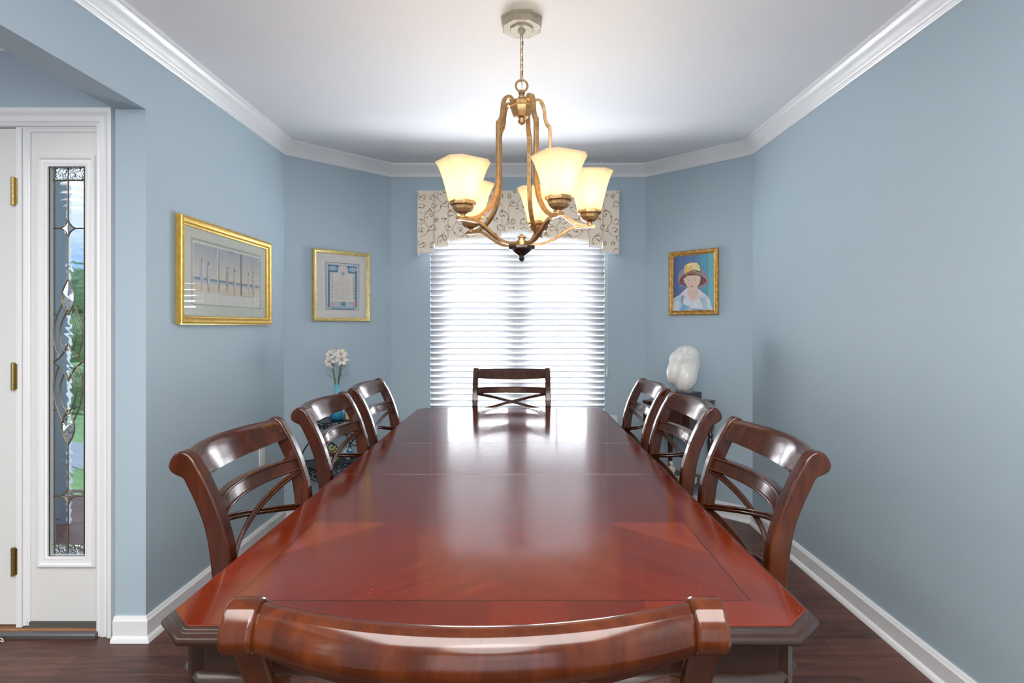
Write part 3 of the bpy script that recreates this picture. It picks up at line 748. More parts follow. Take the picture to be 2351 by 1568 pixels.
def shade_mesh():
    mb = MB(); prof = [(.038, 0), (.0425, .004), (.048, .03), (.0535, .055), (.0595, .08), (.0665, .105), (.0745, .128), (.0850, .150)]
    def sq(h): c_ = h*.38; return [(x, y) for x, y in clipped(h, h, c_)]
    R = [[V(x, y, z) for x, y in sq(h)] for h, z in [(p.x, p.y) for p in catmull([(a, b_, 0) for a, b_ in prof], 3)]]
    R.insert(0, [V(x*.3, y*.3, .001) for x, y in sq(.038)])
    mb.rings(R, caps=False); return mb
cup_p = octl([(.006, -.052), (.014, -.050), (.014, -.046), (.008, -.044), (.008, -.038), (.015, -.035), (.027, -.029), (.034, -.019), (.036, -.010), (.038, -.007), (.044, -.004), (.044, .009), (.038, .009), (.03, .001)])
def arm(deg):
    a = math.radians(deg); dr_ = V(math.cos(a), math.sin(a), 0); sd = V(-dr_.y, dr_.x, 0)
    mb = MB()
    for pts in (UP, DN, LO):
        P = [dr_*p.x+V(0, 0, p.y) for p in catmull([(r, z, 0) for r, z in pts], 5)]
        mb.sweep(P, RECT if pts is not LO else [(a_*.93, b_*.9) for a_, b_ in RECT], side=sd)
    P = [dr_*.1075+V(0, 0, 2.030), dr_*.1095+V(0, 0, 2.015)]; mb.sweep(P, [(-.0092, -.0066), (-.0092, .0066), (.0092, .0066), (.0092, -.0066)], side=sd)
    ar = mb.build('arm', bz, cd, smooth=40, bevel=.001)
    M4 = Matrix.Translation(dr_*.262+V(0, 0, 1.698)) @ Matrix.Rotation(a, 4, 'Z')
    ex = .012 if False else 0
    o = MB().lathe(cup_p, 8, rot=o8, M=M4).build('candle_cup', bz, ar, smooth=20)
    s_ = shade_mesh().build('lamp_shade', M['shade'], ar, smooth=25); s_.matrix_local = M4
    md = s_.modifiers.new('thick', 'SOLIDIFY'); md.thickness = .003; md.offset = -1
    b_ = MB().ball((0, 0, .075), .021, .021, .028, 14, 8).lathe([(.012, .012), (.013, .03), (.016, .052)], 12).build('bulb', M['bulb'], ar); b_.matrix_local = M4
    ld = bpy.data.lights.new('bulb_light', 'POINT'); ld.energy = L_BULB; ld.color = (1, .97, .92); ld.shadow_soft_size = .03
    lo = bpy.data.objects.new('bulb_light', ld); COL.objects.link(lo); lo.location = V(CHX, CHY, 0)+dr_*.262+V(0, 0, 1.698+.125)
    return ar
L_BULB = .17
M['bulb'] = mat('warm_bulb', (1, .9, .7), .5, emit=(1, .78, .45), es=25)
for d in (0, 73, 143, 216, 299): arm(d)

# ------------------------------------------------------------------ framed pictures
def ray(px, py, O, N):
    d = V((px-CX)/FPX, 1, (CY-py)/FPX); c0 = V(0, 0, EYE); t = (O-c0).dot(N)/d.dot(N); return c0+d*t
class Pic:
    def __init__(s, name, label, O, N, w_, h_, frame_prof, fm, mat_edges=None):
        """O centre on wall, N into room; local x right, y=-N out, z up"""
        s.N = Vector(N).normalized(); rz = math.atan2(s.N.y, s.N.x)+PI/2
        s.t = thing(name, label, 'picture', O, rz); s.O = Vector(O); s.w = w_; s.h = h_; s.rz = rz
        fw = max(o for o, _ in frame_prof); s.fw = fw; s.iw = w_/2-fw; s.ih = h_/2-fw
        mb = MB(); frame_loop(mb, -s.iw, s.iw, -s.ih, s.ih, [(o, -y) for o, y in frame_prof]); s.frame = mb.build('frame', fm, s.t, smooth=35)
        s.layer = 0; s.mb = None
    def uv(s, px, py, y=.008):
        P = ray(px, py, s.O+s.N*y, s.N)-s.O; r = Matrix.Rotation(-s.rz, 3, 'Z') @ P; return (r.x, r.z)
    def start(s, base=.008): s.mb = MB(); s.y = base; s.base = base; s.cols = []; return s
    def col(s, c):
        if c not in s.cols: s.cols.append(c)
        s.mb.cur = s.cols.index(c)
    def poly(s, pts, c, d=.00025):
        s.y += d; s.col(c)
        pts = [(max(-s.iw, min(s.iw, x)), max(-s.ih, min(s.ih, z))) for x, z in pts]
        s.mb.poly([V(x, -s.y, z) for x, z in pts])
    def rect(s, x0, x1, z0, z1, c, d=.00025): s.poly([(x0, z0), (x1, z0), (x1, z1), (x0, z1)], c, d)
    def zpoly(s, pts, c, org, k, smooth=False, d=.00025):
        P = [s.uv(org[0]+x/k, org[1]+y/k) for x, y in pts]
        if smooth: P = [(p.x, p.y) for p in catmull([(a, b_, 0) for a, b_ in P], 4, closed=True)]
        s.poly(P, c, d)
    def finish(s, name, rough=.8):
        ms = []
        for c_ in s.cols:
            m = mat(name+'_ink', c_, rough); q = NT(m); n_ = q.noise(q.coord(), 30, 4, .6)
            q.l(q.mix(n_, tuple(x*.88 for x in c_), tuple(min(1, x*1.10) for x in c_)), q.b.inputs['Base Color']); ms.append(m)
        o = s.mb.build(name, ms, s.t, smooth=0, fix=False)
        return o
    def glass(s, y=.014):
        MB().box(-s.iw, -y-.0005, -s.ih, s.iw, -y, s.ih).build('glass', M['glass'], s.t, smooth=0)
    def line(s, pts, wd, c, org=None, k=None, d=.0001):
        if org: pts = [s.uv(org[0]+x/k, org[1]+y/k) for x, y in pts]
        s.y += d; s.col(c)
        for a, b_ in zip(pts, pts[1:]):
            a = Vector(a); b_ = Vector(b_); dd = (b_-a)
            if dd.length < 1e-6: continue
            dd.normalize(); nn = Vector((-dd.y, dd.x))*wd/2
            s.mb.poly([V(p.x, -s.y, p.y) for p in (a-nn, b_-nn, b_+nn, a+nn)])
# picture on the left wall: pale beach triptych (generic stand-in)
FP1 = [(0, 0), (0, .012), (.003, .015), (.008, .016), (.010, .020), (.020, .028), (.028, .030), (.034, .027), (.036, .022), (.040, .022), (.040, 0)]
p1 = Pic('framed_print', 'gold framed beach triptych print on the left wall', V(-RW+.001, 2.92, 1.508), V(1, 0, 0), .905, .485, FP1, M['gold'])
p1.start(.006); iw, ih = p1.iw, p1.ih
p1.rect(-iw, iw, -ih, ih, (.56, .58, .50))
p1.rect(-.345, .35, -.152, .158, (.38, .40, .33)); p1.rect(-.332, .338, -.146, .145, (.64, .64, .58))
for k, (x0, x1) in enumerate(((-.325, -.118), (-.108, .105), (.115, .325))):
    zt, zb_ = .136, -.088; n = 8
    for i in range(n):
        f = i/n; c_ = tuple(a+(b_-a)*f for a, b_ in zip((.36, .38, .42), (.60, .57, .47)))
        p1.rect(x0, x1, zt-(zt-zb_)*(.70*f+.0875), zt-(zt-zb_)*.70*f, c_, .00001)
    zs = zt-(zt-zb_)*.70
    p1.rect(x0, x1, zs-.012, zs, (.20, .27, .34)); p1.rect(x0, x1, zs-.024, zs-.012, (.45, .48, .50)); p1.rect(x0, x1, zb_, zs-.024, (.62, .55, .43))
    # simple pairs of strolling figures, drawn as soft shapes
    for (fx_, hh, c1, c2) in {0: ((-.26, .135, (.40, .43, .52), (.30, .25, .22)), (-.20, .125, (.48, .52, .56), (.25, .2, .18))),
                              1: ((-.03, .12, (.34, .36, .33), (.2, .17, .15)), (.045, .115, (.58, .45, .37), (.2, .15, .13))),
                              2: ((.19, .11, (.55, .42, .36), (.25, .2, .18)), (.25, .125, (.48, .48, .52), (.3, .25, .22)))}[k]:
        z0 = zb_+.022
        p1.poly([(fx_-.004, z0), (fx_-.016, z0+hh*.35), (fx_-.010, z0+hh*.6), (fx_-.011, z0+hh*.8), (fx_, z0+hh*.86), (fx_+.010, z0+hh*.78), (fx_+.008, z0+hh*.6), (fx_+.014, z0+hh*.3), (fx_+.006, z0)], c1)
        p1.poly([(fx_+.006*math.cos(a*PI/4), z0+hh*.93+.008*math.sin(a*PI/4)) for a in range(8)], c2)
        p1.line([(fx_-.003, z0), (fx_-.006, z0-.012)], .004, (.45, .33, .26)); p1.line([(fx_+.004, z0), (fx_+.008, z0-.012)], .004, (.45, .33, .26))
        p1.line([(fx_, z0-.014), (fx_-.002, zb_+.002)], .006, (.50, .42, .36))
p1.finish('print'); p1.glass(.0135)
# certificate on the angled left wall
def diag(pxl, pxr, side):
    r = []
    for p in (pxl, pxr):
        s_ = (p-CX)/FPX
        y = (YC+RW)/(1-s_) if side < 0 else (YC+RW)/(1+s_); r.append(V(s_*y, y, 0))
    return r
NL = V(YB-YC, -(RW-XB), 0).normalized(); NRt = V(-(YB-YC), -(RW-XB), 0).normalized()
FP2 = [(0, 0), (0, .012), (.004, .015), (.010, .017), (.016, .022), (.022, .020), (.026, .010), (.026, 0)]
def wall_pt(side, px):   # exact point of the angled wall under a picture column
    O = V(side*XB, YB, 0); N = NL if side < 0 else NRt
    s_ = (px-CX)/FPX; t = O.dot(N)/V(s_, 1, 0).dot(N); return V(s_*t, t, 0)
a, b_ = wall_pt(-1, 716), wall_pt(-1, 847); mid = (a+b_)/2+NL*.001
p2 = Pic('framed_certificate', 'gold framed certificate with blue border on the angled wall above the lilies', V(mid.x, mid.y, 1.532), NL, (b_-a).length, .485, FP2, M['gold_pale'])
p2.start(.006); p2.rect(-p2.iw, p2.iw, -p2.ih, p2.ih, (.66, .64, .61))
Z = ((690, 550), 7.467)
def zr2(x0, x1, y0, y1, c_): p2.zpoly([(x0, y0), (x1, y0+(x1-x0)*.077), (x1, y1+(x1-x0)*(.077-.06*(y1-380)/820)), (x0, y1)], c_, *Z)
p2.zpoly([(430, 380), (1008, 425), (1005, 1208), (433, 1200)], (.10, .12, .17), *Z)
p2.zpoly([(438, 389), (1000, 432), (998, 1200), (441, 1193)], (.60, .61, .63), *Z)
p2.zpoly([(450, 400), (990, 442), (988, 1190), (452, 1183)], (.46, .50, .56), *Z)
p2.zpoly([(458, 408), (982, 450), (980, 1182), (460, 1175)], (.60, .61, .62), *Z)
p2.zpoly([(470, 424), (968, 463), (967, 1170), (470, 1160)], (.07, .20, .33), *Z)
p2.zpoly([(500, 555), (635, 560), (640, 490), (660, 445), (790, 455), (815, 505), (815, 575), (935, 580), (940, 1172), (500, 1165)], (.50, .54, .58), *Z)
p2.zpoly([(520, 580), (640, 575), (640, 500), (700, 445), (760, 455), (812, 520), (812, 590), (920, 600), (925, 1070), (515, 1060)], (.66, .58, .54), *Z)
p2.zpoly([(555, 610), (590, 585), (870, 600), (892, 640), (895, 1068), (552, 1058)], (.70, .67, .62), *Z)
for (cx_, cy_) in ((550, 492), (895, 517)):
    for (ra, rb, c_) in ((72, 38, (.40, .58, .72)), (60, 28, (.30, .42, .52)), (34, 14, (.5, .48, .42))):
        p2.zpoly([(cx_+ra*math.cos(k*PI/8), cy_+rb*math.sin(k*PI/8)) for k in range(16)], c_, *Z)
p2.zpoly([(690, 570), (722, 562), (758, 575), (750, 605), (724, 625), (698, 603)], (.30, .42, .45), *Z)
for k in range(21):
    y = 632+k*20; x0, x1 = (640, 815) if k < 4 else ((650, 800) if k == 20 else (568, 882)); 
    p2.line([(x0, y), (x0+(x1-x0)*random.uniform(.8, 1), y+8)], .0013, (.42, .36, .32), *Z)
for k in range(7):
    for xx in (545, 905):
        y = 650+k*55+(xx > 600)*20; p2.zpoly([(xx-9, y), (xx, y-18), (xx+10, y+2), (xx+2, y+16)], [(.13, .25, .13), (.35, .2, .25), (.16, .28, .16)][k % 3], *Z)
for xx in (540, 912):
    p2.zpoly([(xx-26, 1090), (xx-5, 1062), (xx+18, 1080), (xx+22, 1120), (xx, 1140), (xx-22, 1125)], (.65, .30, .38), *Z, smooth=True)
p2.zpoly([(687, 1075), (763, 1079), (763, 1138), (687, 1134)], (.06, .26, .36), *Z); p2.line([(700, 1095), (745, 1098), (740, 1118)], .003, (.3, .55, .5), *Z)
p2.zpoly([(525, 1165), (915, 1172), (915, 1198), (525, 1192)], (.12, .26, .42), *Z)
for k in range(9): p2.line([(540+k*41, 1180+k*.7), (568+k*41, 1181+k*.7)], .0018, (.62, .66, .7), *Z)
p2.finish('certificate'); p2.glass(.0128)
# portrait on the angled right wall
a, b_ = wall_pt(1, 1538), wall_pt(1, 1651); mid = (a+b_)/2+NRt*.001
FP3 = [(0, 0), (0, .010), (.004, .013), (.008, .011), (.012, .016), (.018, .022), (.026, .024), (.031, .020), (.033, .012), (.033, 0)]
p3 = Pic('framed_portrait', 'small gold framed painting of a child in a yellow bucket hat', V(mid.x, mid.y, 1.557), NRt, (b_-a).length, .447, FP3, M['gold_orn'])
p3.start(.005); Z = ((1500, 550), 8.25)
def P3(pts, c_, sm=False): p3.zpoly(pts, c_, *Z, smooth=sm)
p3.rect(-p3.iw, p3.iw, -p3.ih, p3.ih, (.10, .17, .33))
for i, (x0, x1, c_) in enumerate(((360, 470, (.09, .13, .27)), (640, 790, (.12, .19, .36)), (790, 880, (.11, .24, .38)), (880, 960, (.11, .30, .40)), (960, 1040, (.10, .33, .42)), (1040, 1200, (.16, .42, .48)))):
    P3([(x0, 200), (x1, 200), (x1, 1400), (x0, 1400)], c_)
P3([(540, 560), (900, 540), (1050, 800), (900, 910), (560, 900), (470, 780)], (.30, .26, .34), True)
P3([(380, 1110), (500, 1045), (640, 920), (830, 910), (1060, 1100), (1130, 1400), (380, 1400)], (.42, .55, .64))
P3([(380, 1250), (440, 1150), (500, 1200), (470, 1400), (380, 1400)], (.55, .66, .70)); P3([(1000, 1130), (1060, 1110), (1120, 1360), (1040, 1350)], (.60, .68, .72))
P3([(500, 1045), (640, 910), (720, 980), (830, 910), (1050, 1100), (870, 1090), (735, 1200), (700, 1160), (560, 1045)], (.70, .64, .66))
P3([(648, 900), (830, 900), (850, 1060), (735, 1170), (650, 1040)], (.68, .50, .42))
P3([(735, 1160), (880, 1090), (945, 1310), (740, 1300), (690, 1290), (560, 1220), (570, 1070)], (.66, .70, .72))
P3([(560, 1220), (690, 1275), (640, 1330), (500, 1340)], (.20, .40, .55)); P3([(740, 1300), (960, 1320), (940, 1350), (730, 1340)], (.28, .40, .52)); P3([(525, 1070), (590, 1075), (550, 1230), (520, 1180)], (.25, .33, .45)); P3([(870, 1140), (940, 1130), (930, 1160)], (.25, .33, .45))
P3([(490, 780), (520, 700), (600, 650), (740, 600), (880, 660), (1010, 760), (1000, 830), (840, 905), (620, 885), (510, 840)], (.17, .075, .085), True)
P3([(600, 740), (640, 690), (860, 680), (895, 730), (870, 830), (820, 930), (750, 980), (690, 940), (620, 850)], (.72, .55, .46), True)
P3([(578, 740), (602, 735), (618, 830), (596, 820)], (.70, .52, .44), True); P3([(868, 710), (898, 715), (880, 830), (862, 820)], (.68, .50, .42), True)
P3([(612, 740), (620, 650), (740, 590), (870, 650), (878, 690), (855, 700), (790, 650), (700, 640), (650, 670)], (.32, .16, .10), True)
P3([(590, 505), (640, 465), (700, 440), (830, 440), (885, 500), (888, 650), (740, 570), (590, 650)], (.78, .52, .16))
P3([(745, 440), (830, 440), (885, 500), (888, 600), (745, 560)], (.85, .70, .36)); P3([(640, 470), (740, 445), (740, 480), (660, 530)], (.86, .72, .38))
for pts in ([(600, 560), (660, 490)], [(610, 610), (730, 500)], [(800, 500), (870, 530)], [(790, 470), (860, 490)]): p3.line(pts, .0016, (.48, .27, .08), *Z)
P3([(750, 555), (888, 600), (882, 638), (800, 600)], (.06, .13, .13))
p3.line([(490, 800), (500, 735), (590, 650), (740, 572), (880, 640), (1000, 730), (1020, 790), (990, 840), (860, 900)], .0026, (.80, .62, .30), *Z)
for ex_ in (672, 798):
    P3([(ex_-26, 772), (ex_, 754), (ex_+26, 770), (ex_, 784)], (.72, .68, .64), True); P3([(ex_+10*math.cos(k*PI/4), 768+12*math.sin(k*PI/4)) for k in range(8)], (.10, .12, .12))
    p3.line([(ex_-28, 745), (ex_, 733), (ex_+28, 745)], .0012, (.38, .22, .15), *Z)
p3.line([(728, 770), (722, 820), (745, 832), (762, 822)], .0014, (.52, .33, .27), *Z)
P3([(705, 888), (738, 876), (775, 888), (740, 906)], (.58, .26, .22), True)
for ex_ in (655, 820): P3([(ex_+26*math.cos(k*PI/4), 830+24*math.sin(k*PI/4)) for k in range(8)], (.74, .50, .42), True)
p3.line([(735, 1165), (700, 1300)], .0012, (.25, .25, .3), *Z); p3.line([(500, 1045), (590, 1060), (730, 1165), (880, 1090), (1040, 1105)], .0012, (.25, .28, .36), *Z)
p3.line([(1085, 1230), (1110, 1215), (1130, 1240), (1100, 1245)], .0012, (.05, .1, .15), *Z)
p3.finish('painting', .5)

# ------------------------------------------------------------------ electrical outlets
def outlet(name, label, loc, rz):
    t = thing(name, label, 'outlet', loc, rz)
    MB().box(-.036, -.006, -.057, .036, 0, .057).build('cover_plate', M['plastic'], t, bevel=.0025)
    for z in (-.02, .02): MB().box(-.016, -.0075, z-.014, .016, -.0055, z+.014).build('socket', M['plastic'], t, bevel=.002)
outlet('wall_outlet', 'white outlet plate on the left wall, behind the nearest left chair', (-RW, 3.30, .50), PI/2)
outlet('wall_outlet', 'white outlet plate on the window wall, right of the blind', ((1406-CX)*YB/FPX, YB, .545), 0)

# ------------------------------------------------------------------ side table with the sculpture (right bay)
stA = V(.822, 3.75, 0); stB = V(1.066, 3.506, 0); stC = V(1.30, 3.74, 0)
stc = (stA+stC)/2; stc = V(stc.x, stc.y, 0)
dk = wood('dark_walnut', [(.3, (.018, .008, .005)), (.7, (.06, .022, .013))], .3, .4)
st = thing('side_table', 'small dark wooden side table with turned legs in the right corner', 'table', stc, -PI/4)
MB().box(-.172, -.172, .752, .172, .172, .770).build('tabletop', dk, st, bevel=.005)
MB().box(-.15, -.148, .585, .15, .15, .751).build('case', dk, st, bevel=.002)
mb = MB(); mb.box(-.12, -.158, .61, .12, -.1481, .735); frame_loop(mb, -.10, .10, .63, .715, [(0, -.158), (0, -.160), (.004, -.164), (.008, -.160), (.008, -.158)])
dw = mb.build('drawer', dk, st, bevel=.001); MB().ball((0, -.172, .672), .011).build('knob', M['brass'], dw)
for sx in (-1, 1):
    for sy in (-1, 1):
        MB().box(-.018, -.018, .58, .018, .018, .7515, Matrix.Translation((sx*.148, sy*.148, 0))).lathe([(.014, 0), (.018, .02), (.012, .05), (.014, .10), (.017, .22), (.017, .25), (.011, .27), (.013, .30), (.019, .46), (.020, .50), (.012, .52), (.018, .53), (.018, .54), (.012, .55), (.017, .585)], 14, (sx*.148, sy*.148, 0)).build('leg', dk, st, smooth=40)
MB().box(-.15, -.15, .245, .15, .15, .262).build('shelf', dk, st, bevel=.003)
blk = mat('black_stone', (.02, .02, .022), .3)
marble = mat('white_marble', (.8, .79, .76), .28, coat=.2); q = NT(marble)
v_ = q.coord(); n1 = q.noise(v_, 5, 4, .55, .9); q.l(q.mix(q.noise(v_, 14, 3), q.ramp(n1, [(.500, (.80, .78, .74)), (.512, (.48, .44, .40)), (.524, (.80, .79, .76))]), (.80, .78, .74)), q.b.inputs['Base Color'])
mx_ = V(1.068, 3.665, 0)
sp_ = thing('marble_sculpture', 'rounded white marble abstract sculpture on a black base', 'sculpture', V(mx_.x, mx_.y, .7705), -PI/4)
MB().box(-.085, -.085, 0, .085, .085, .062).build('base', blk, sp_, bevel=.003)
mb = MB()
def ell(c_, r, rot=(0, 0, 0)):
    Mx = Matrix.Translation(c_) @ Matrix.Rotation(PI/4, 4, 'Z') @ Matrix.Rotation(rot[1], 4, 'Y') @ Matrix.Rotation(rot[0], 4, 'X')
    mb.ball((0, 0, 0), *r, nu=32, nv=20, M=Mx)
Rz = Matrix.Rotation(PI/4, 3, 'Z')
def sl_(x, y, z): return Rz @ V(x, y, z)
ell(sl_(-.005, 0, .19), (.098, .075, .115), (0, .06, 0))
ell(sl_(-.062, -.02, .195), (.052, .055, .085), (0, .15, 0))
ell(sl_(.012, -.028, .155), (.068, .065, .095), (0, .32, 0))
ell(sl_(.020, .005, .285), (.088, .070, .078), (0, -.1, 0))
ell(sl_(-.030, -.01, .275), (.068, .060, .058), (0, -.55, 0))
ell(sl_(.045, .0, .235), (.062, .06, .095), (0, .1, 0))
ell(sl_(.015, 0, .085), (.050, .045, .045))
o = mb.build('carving', marble, sp_, smooth=180)
md = o.modifiers.new('remesh', 'REMESH'); md.mode = 'VOXEL'; md.voxel_size = .005; md.use_smooth_shade = True
md = o.modifiers.new('soft', 'SMOOTH'); md.factor = .6; md.iterations = 22
# figurine on lower shelf
cer = mat('ivory_ceramic', (.66, .60, .46), .4)
fg = thing('figurine', 'small ivory figurine sitting on the lower shelf of the side table', 'figurine', (.985, 3.66, .2625), -.3)
mb = MB(); mb.lathe([(.04, 0), (.042, .008), (.036, .014), (.001, .015)], 18).ball((0, 0, .040), .028, .024, .028).ball((.004, -.004, .072), .018, .014, .026).ball((.006, -.008, .106), .0125, .012, .015).ball((-.022, -.016, .03), .016, .014, .018).ball((.024, -.02, .026), .018, .012, .014)
mb.tube([(-.016, 0, .086), (-.026, -.018, .07), (-.008, -.03, .062)], .006, 8).tube([(.02, 0, .086), (.026, -.02, .068), (.008, -.03, .06)], .006, 8).ball((.002, -.002, .114), .013, .013, .010)
mb.build('body', cer, fg, smooth=60)
bx = thing('trinket_box', 'low cream box in front of the figurine on the side table shelf', 'box', (1.075, 3.60, .2625), -PI/4)
MB().box(-.05, -.03, 0, .05, .03, .028).build('box_body', cer, bx, bevel=.003); MB().box(-.053, -.033, .0285, .053, .033, .038).build('lid', cer, bx, bevel=.003)

# ------------------------------------------------------------------ wrought iron plant stand (left bay)
ps = thing('plant_stand', 'black wrought iron scroll stand in the left corner', 'stand', (-1.16, 3.60, 0), PI/4)
ir = M['iron']
def scroll(mb, c_, r, a0, turns, u, v, rad=.0028, n=22):
    P = []
    for k in range(n):
        t = k/(n-1); rr = r*(1-.8*t); a = a0+turns*2*PI*t; P.append(c_+u*rr*math.cos(a)+v*rr*math.sin(a))
    mb.tube(P, rad, 5)
def tier(z, hw, hd, ap):
    mb = MB(); mb.box(-hw, -hd, z-.004, hw, hd, z)
    for (a, b_) in (((-hw, -hd), (hw, -hd)), ((hw, -hd), (hw, hd)), ((hw, hd), (-hw, hd)), ((-hw, hd), (-hw, -hd))):
        A = V(*a, 0); B = V(*b_, 0); u = (B-A).normalized(); L = (B-A).length; n = max(2, round(L/.042)); w_ = L/n
        for zz in (z, z-ap): mb.tube([A+V(0, 0, zz), B+V(0, 0, zz)], .0035, 6)
        for k in range(n):
            c_ = A+u*(w_*(k+.5))
            scroll(mb, c_+V(0, 0, z-ap*.3), w_*.45, 0 if k % 2 else PI, 1.3 if k % 2 else -1.3, u, V(0, 0, 1)); scroll(mb, c_+V(0, 0, z-ap*.72), w_*.42, PI/2, 1.2 if k % 2 else -1.2, u, V(0, 0, 1))
    return mb
tier(.665, .13, .10, .085).build('upper_shelf', ir, ps, smooth=60)
tier(.405, .17, .12, .085).build('lower_shelf', ir, ps, smooth=60)
for sx in (-1, 1):
    for sy in (-1, 1):
        mb = MB(); P = catmull([(sx*.13, sy*.10, .66), (sx*.115, sy*.09, .56), (sx*.16, sy*.115, .47), (sx*.17, sy*.12, .40), (sx*.15, sy*.105, .25), (sx*.16, sy*.115, .1), (sx*.19, sy*.14, .004)], 6)
        mb.tube(P, .0045, 6); scroll(mb, V(sx*.19, sy*.14, .03), .026, -PI/2, 1.2*sx, V(1, 0, 0), V(0, 0, 1)); mb.build('leg', ir, ps, smooth=60)
mb = MB()
for s_ in (-1, 1):
    P = catmull([(s_*.13, -.1, .57), (s_*.06, -.10, .53), (s_*.02, -.105, .46), (s_*.06, -.11, .42)], 6); mb.tube(P, .003, 5)
    scroll(mb, V(s_*.08, -.1, .52), .035, 0, 1.3*s_, V(1, 0, 0), V(0, 0, 1))
mb.build('scroll_brace', ir, ps, smooth=60)
# vase
blue = mat('turquoise_glaze', (.05, .30, .45), .12, coat=.6); q = NT(blue)
sx_ = q.n('ShaderNodeSeparateXYZ'); tcn = q.n('ShaderNodeTexCoord'); q.l(tcn.outputs['Object'], sx_.inputs[0])
q.l(q.ramp(q.math('MULTIPLY_ADD', sx_.outputs['Z'], 4, q.math('MULTIPLY', q.noise(q.coord(), 30, 2), .15)), [(0, (.02, .16, .30)), (.5, (.04, .30, .46)), (.95, (.22, .55, .70))]), q.b.inputs['Base Color'])
VXc, VYc = -1.147, 3.585
vs = tag(MB().lathe([(.001, 0), (.034, 0), (.044, .015), (.050, .045), (.044, .075), (.028, .100), (.019, .13), (.017, .19), (.020, .222), (.022, .225), (.018, .222), (.014, .19), (.016, .13), (.001, .12)], 32).build('vase', blue, smooth=60), 'turquoise bottle vase holding the lilies on the iron stand', 'vase')
vs.location = (VXc, VYc, .6655)
yel = mat('yellow_green_glaze', (.52, .55, .22), .3)
cj = tag(MB().lathe([(.001, 0), (.026, 0), (.030, .01), (.030, .06), (.026, .07), (.022, .068), (.02, .06), (.001, .055)], 24).build('candle_jar', mat('pale_yellow_glaze', (.72, .68, .42), .3)), 'pale yellow jar right of the turquoise vase', 'jar')
cj.location = (VXc+.068, VYc+.04, .6655)
pl = tag(MB().lathe([(.001, 0), (.055, 0), (.064, .02), (.068, .075), (.072, .08), (.066, .08), (.062, .03), (.001, .025)], 32).build('planter', yel), 'yellow-green pot on the lower tier of the iron stand', 'pot')
pl.location = (-1.195, 3.575, .4055)
bw = mat('blue_white_glaze', (.1, .35, .55), .15, coat=.5); q = NT(bw); q.l(q.ramp(q.noise(q.coord(), 35, 2), [(.45, (.03, .22, .42)), (.55, (.75, .85, .9))]), q.b.inputs['Base Color'])
gb = tag(MB().lathe([(.001, 0), (.018, 0), (.032, .015), (.036, .034), (.030, .054), (.014, .064), (.010, .075), (.013, .078), (.001, .077)], 28).build('bud_vase', bw), 'small blue and white round vase on the lower tier of the iron stand', 'vase')
gb.location = (-1.095, 3.64, .4055)
# lilies
petal_m = translucent('lily_petal', (.92, .88, .80), .25, .6); green = mat('leaf_green', (.06, .15, .04), .5); sta_m = mat('stamen_brown', (.3, .16, .05), .7); bud_m = mat('green_white_bud', (.5, .58, .32), .6)
def bloom(mb, L=.046):
    for k in range(6):
        a = k*PI/3; W = .011 if k % 2 else .0085; R = []
        for i in range(9):
            t = i/8; r = L*t; z = .026*math.sin(t*1.9)-.018*max(0, t-.6)**1.5*6; wd = W*math.sin(PI*min(1, t*.93+.05))**.8+.0006
            ring = []
            for j in (-1, -.4, .4, 1): ring.append(Matrix.Rotation(a, 3, 'Z') @ V(r, j*wd, z+abs(j)*wd*.35))
            R.append(ring)
        mb.rings(R, closed_ring=False)
    return mb
def lily(name, lab, top, aim, lean, hasleaf=True, bud=False):
    t = thing(name, lab, 'flower', (VXc, VYc, .80), group='white lilies in the turquoise vase')
    P = catmull([V(lean[0]*.02, lean[1]*.02, -.02), V(lean[0]*.03, lean[1]*.03, .085), V(top[0]*.45+lean[0]*.02, top[1]*.45+lean[1]*.02, .165), V(top[0]*.9, top[1]*.9, top[2]-.03), V(*top)], 6)
    MB().tube(P, .0022, 6).build('stem', green, t)
    rot = Vector(aim).to_track_quat('Z', 'Y').to_matrix().to_4x4(); Mx = Matrix.Translation(top) @ rot
    if not bud:
        o = bloom(MB()).build('petals', petal_m, t, smooth=60, fix=False); o.matrix_local = Mx
        md = o.modifiers.new('thick', 'SOLIDIFY'); md.thickness = .0008
        mb = MB()
        for k in range(5): a = k*1.256; mb.tube([V(0, 0, .004), V(.008*math.cos(a), .008*math.sin(a), .03)], .0008, 4).ball((.008*math.cos(a), .008*math.sin(a), .031), .0022, .0014, .0014, 6, 4)
        o = mb.build('stamens', sta_m, t); o.matrix_local = Mx
    else:
        o = MB().lathe([(.001, 0), (.006, .006), (.008, .02), (.005, .034), (.001, .040)], 10).build('bud', bud_m, t); o.matrix_local = Mx
    if hasleaf:
        for (z, a, L) in hasleaf:
            mb = MB(); R = []; d = V(math.cos(a), math.sin(a), 0); n_ = V(-d.y, d.x, 0)
            for i in range(8):
                u = i/7; c_ = d*(L*u)+V(0, 0, z+L*.75*u-L*.15*u*u); wd = .0045*math.sin(PI*min(1, u*.9+.08)); R.append([c_-n_*wd, c_+V(0, 0, -.001), c_+n_*wd])
            mb.rings(R, closed_ring=False); mb.build('leaf', green, t, fix=False)
lily('lily', 'white lily bloom at the lower left of the bouquet', (-.030, -.02, .232), (-.35, -.9, .15), (-.4, -.1), [(.11, PI*.95, .075), (.20, PI*.93, .06)])
lily('lily', 'white lily bloom at the upper left of the bouquet', (-.036, .01, .268), (-.3, -.8, .5), (-.3, .1), [(.12, 1.2, .05)])
lily('lily', 'white lily bloom at the lower right of the bouquet', (.034, -.02, .245), (.4, -.9, .05), (.3, -.1), [(.12, .05, .075), (.165, .1, .075)])
lily('lily', 'white lily bloom at the upper right of the bouquet', (.020, .01, .272), (.15, -.7, .6), (.1, .1), [(.2, -.1, .05)])
lily('lily_bud', 'green and white lily bud rising above the right blooms', (.040, .015, .275), (.25, 0, 1), (.2, .2), None, True)
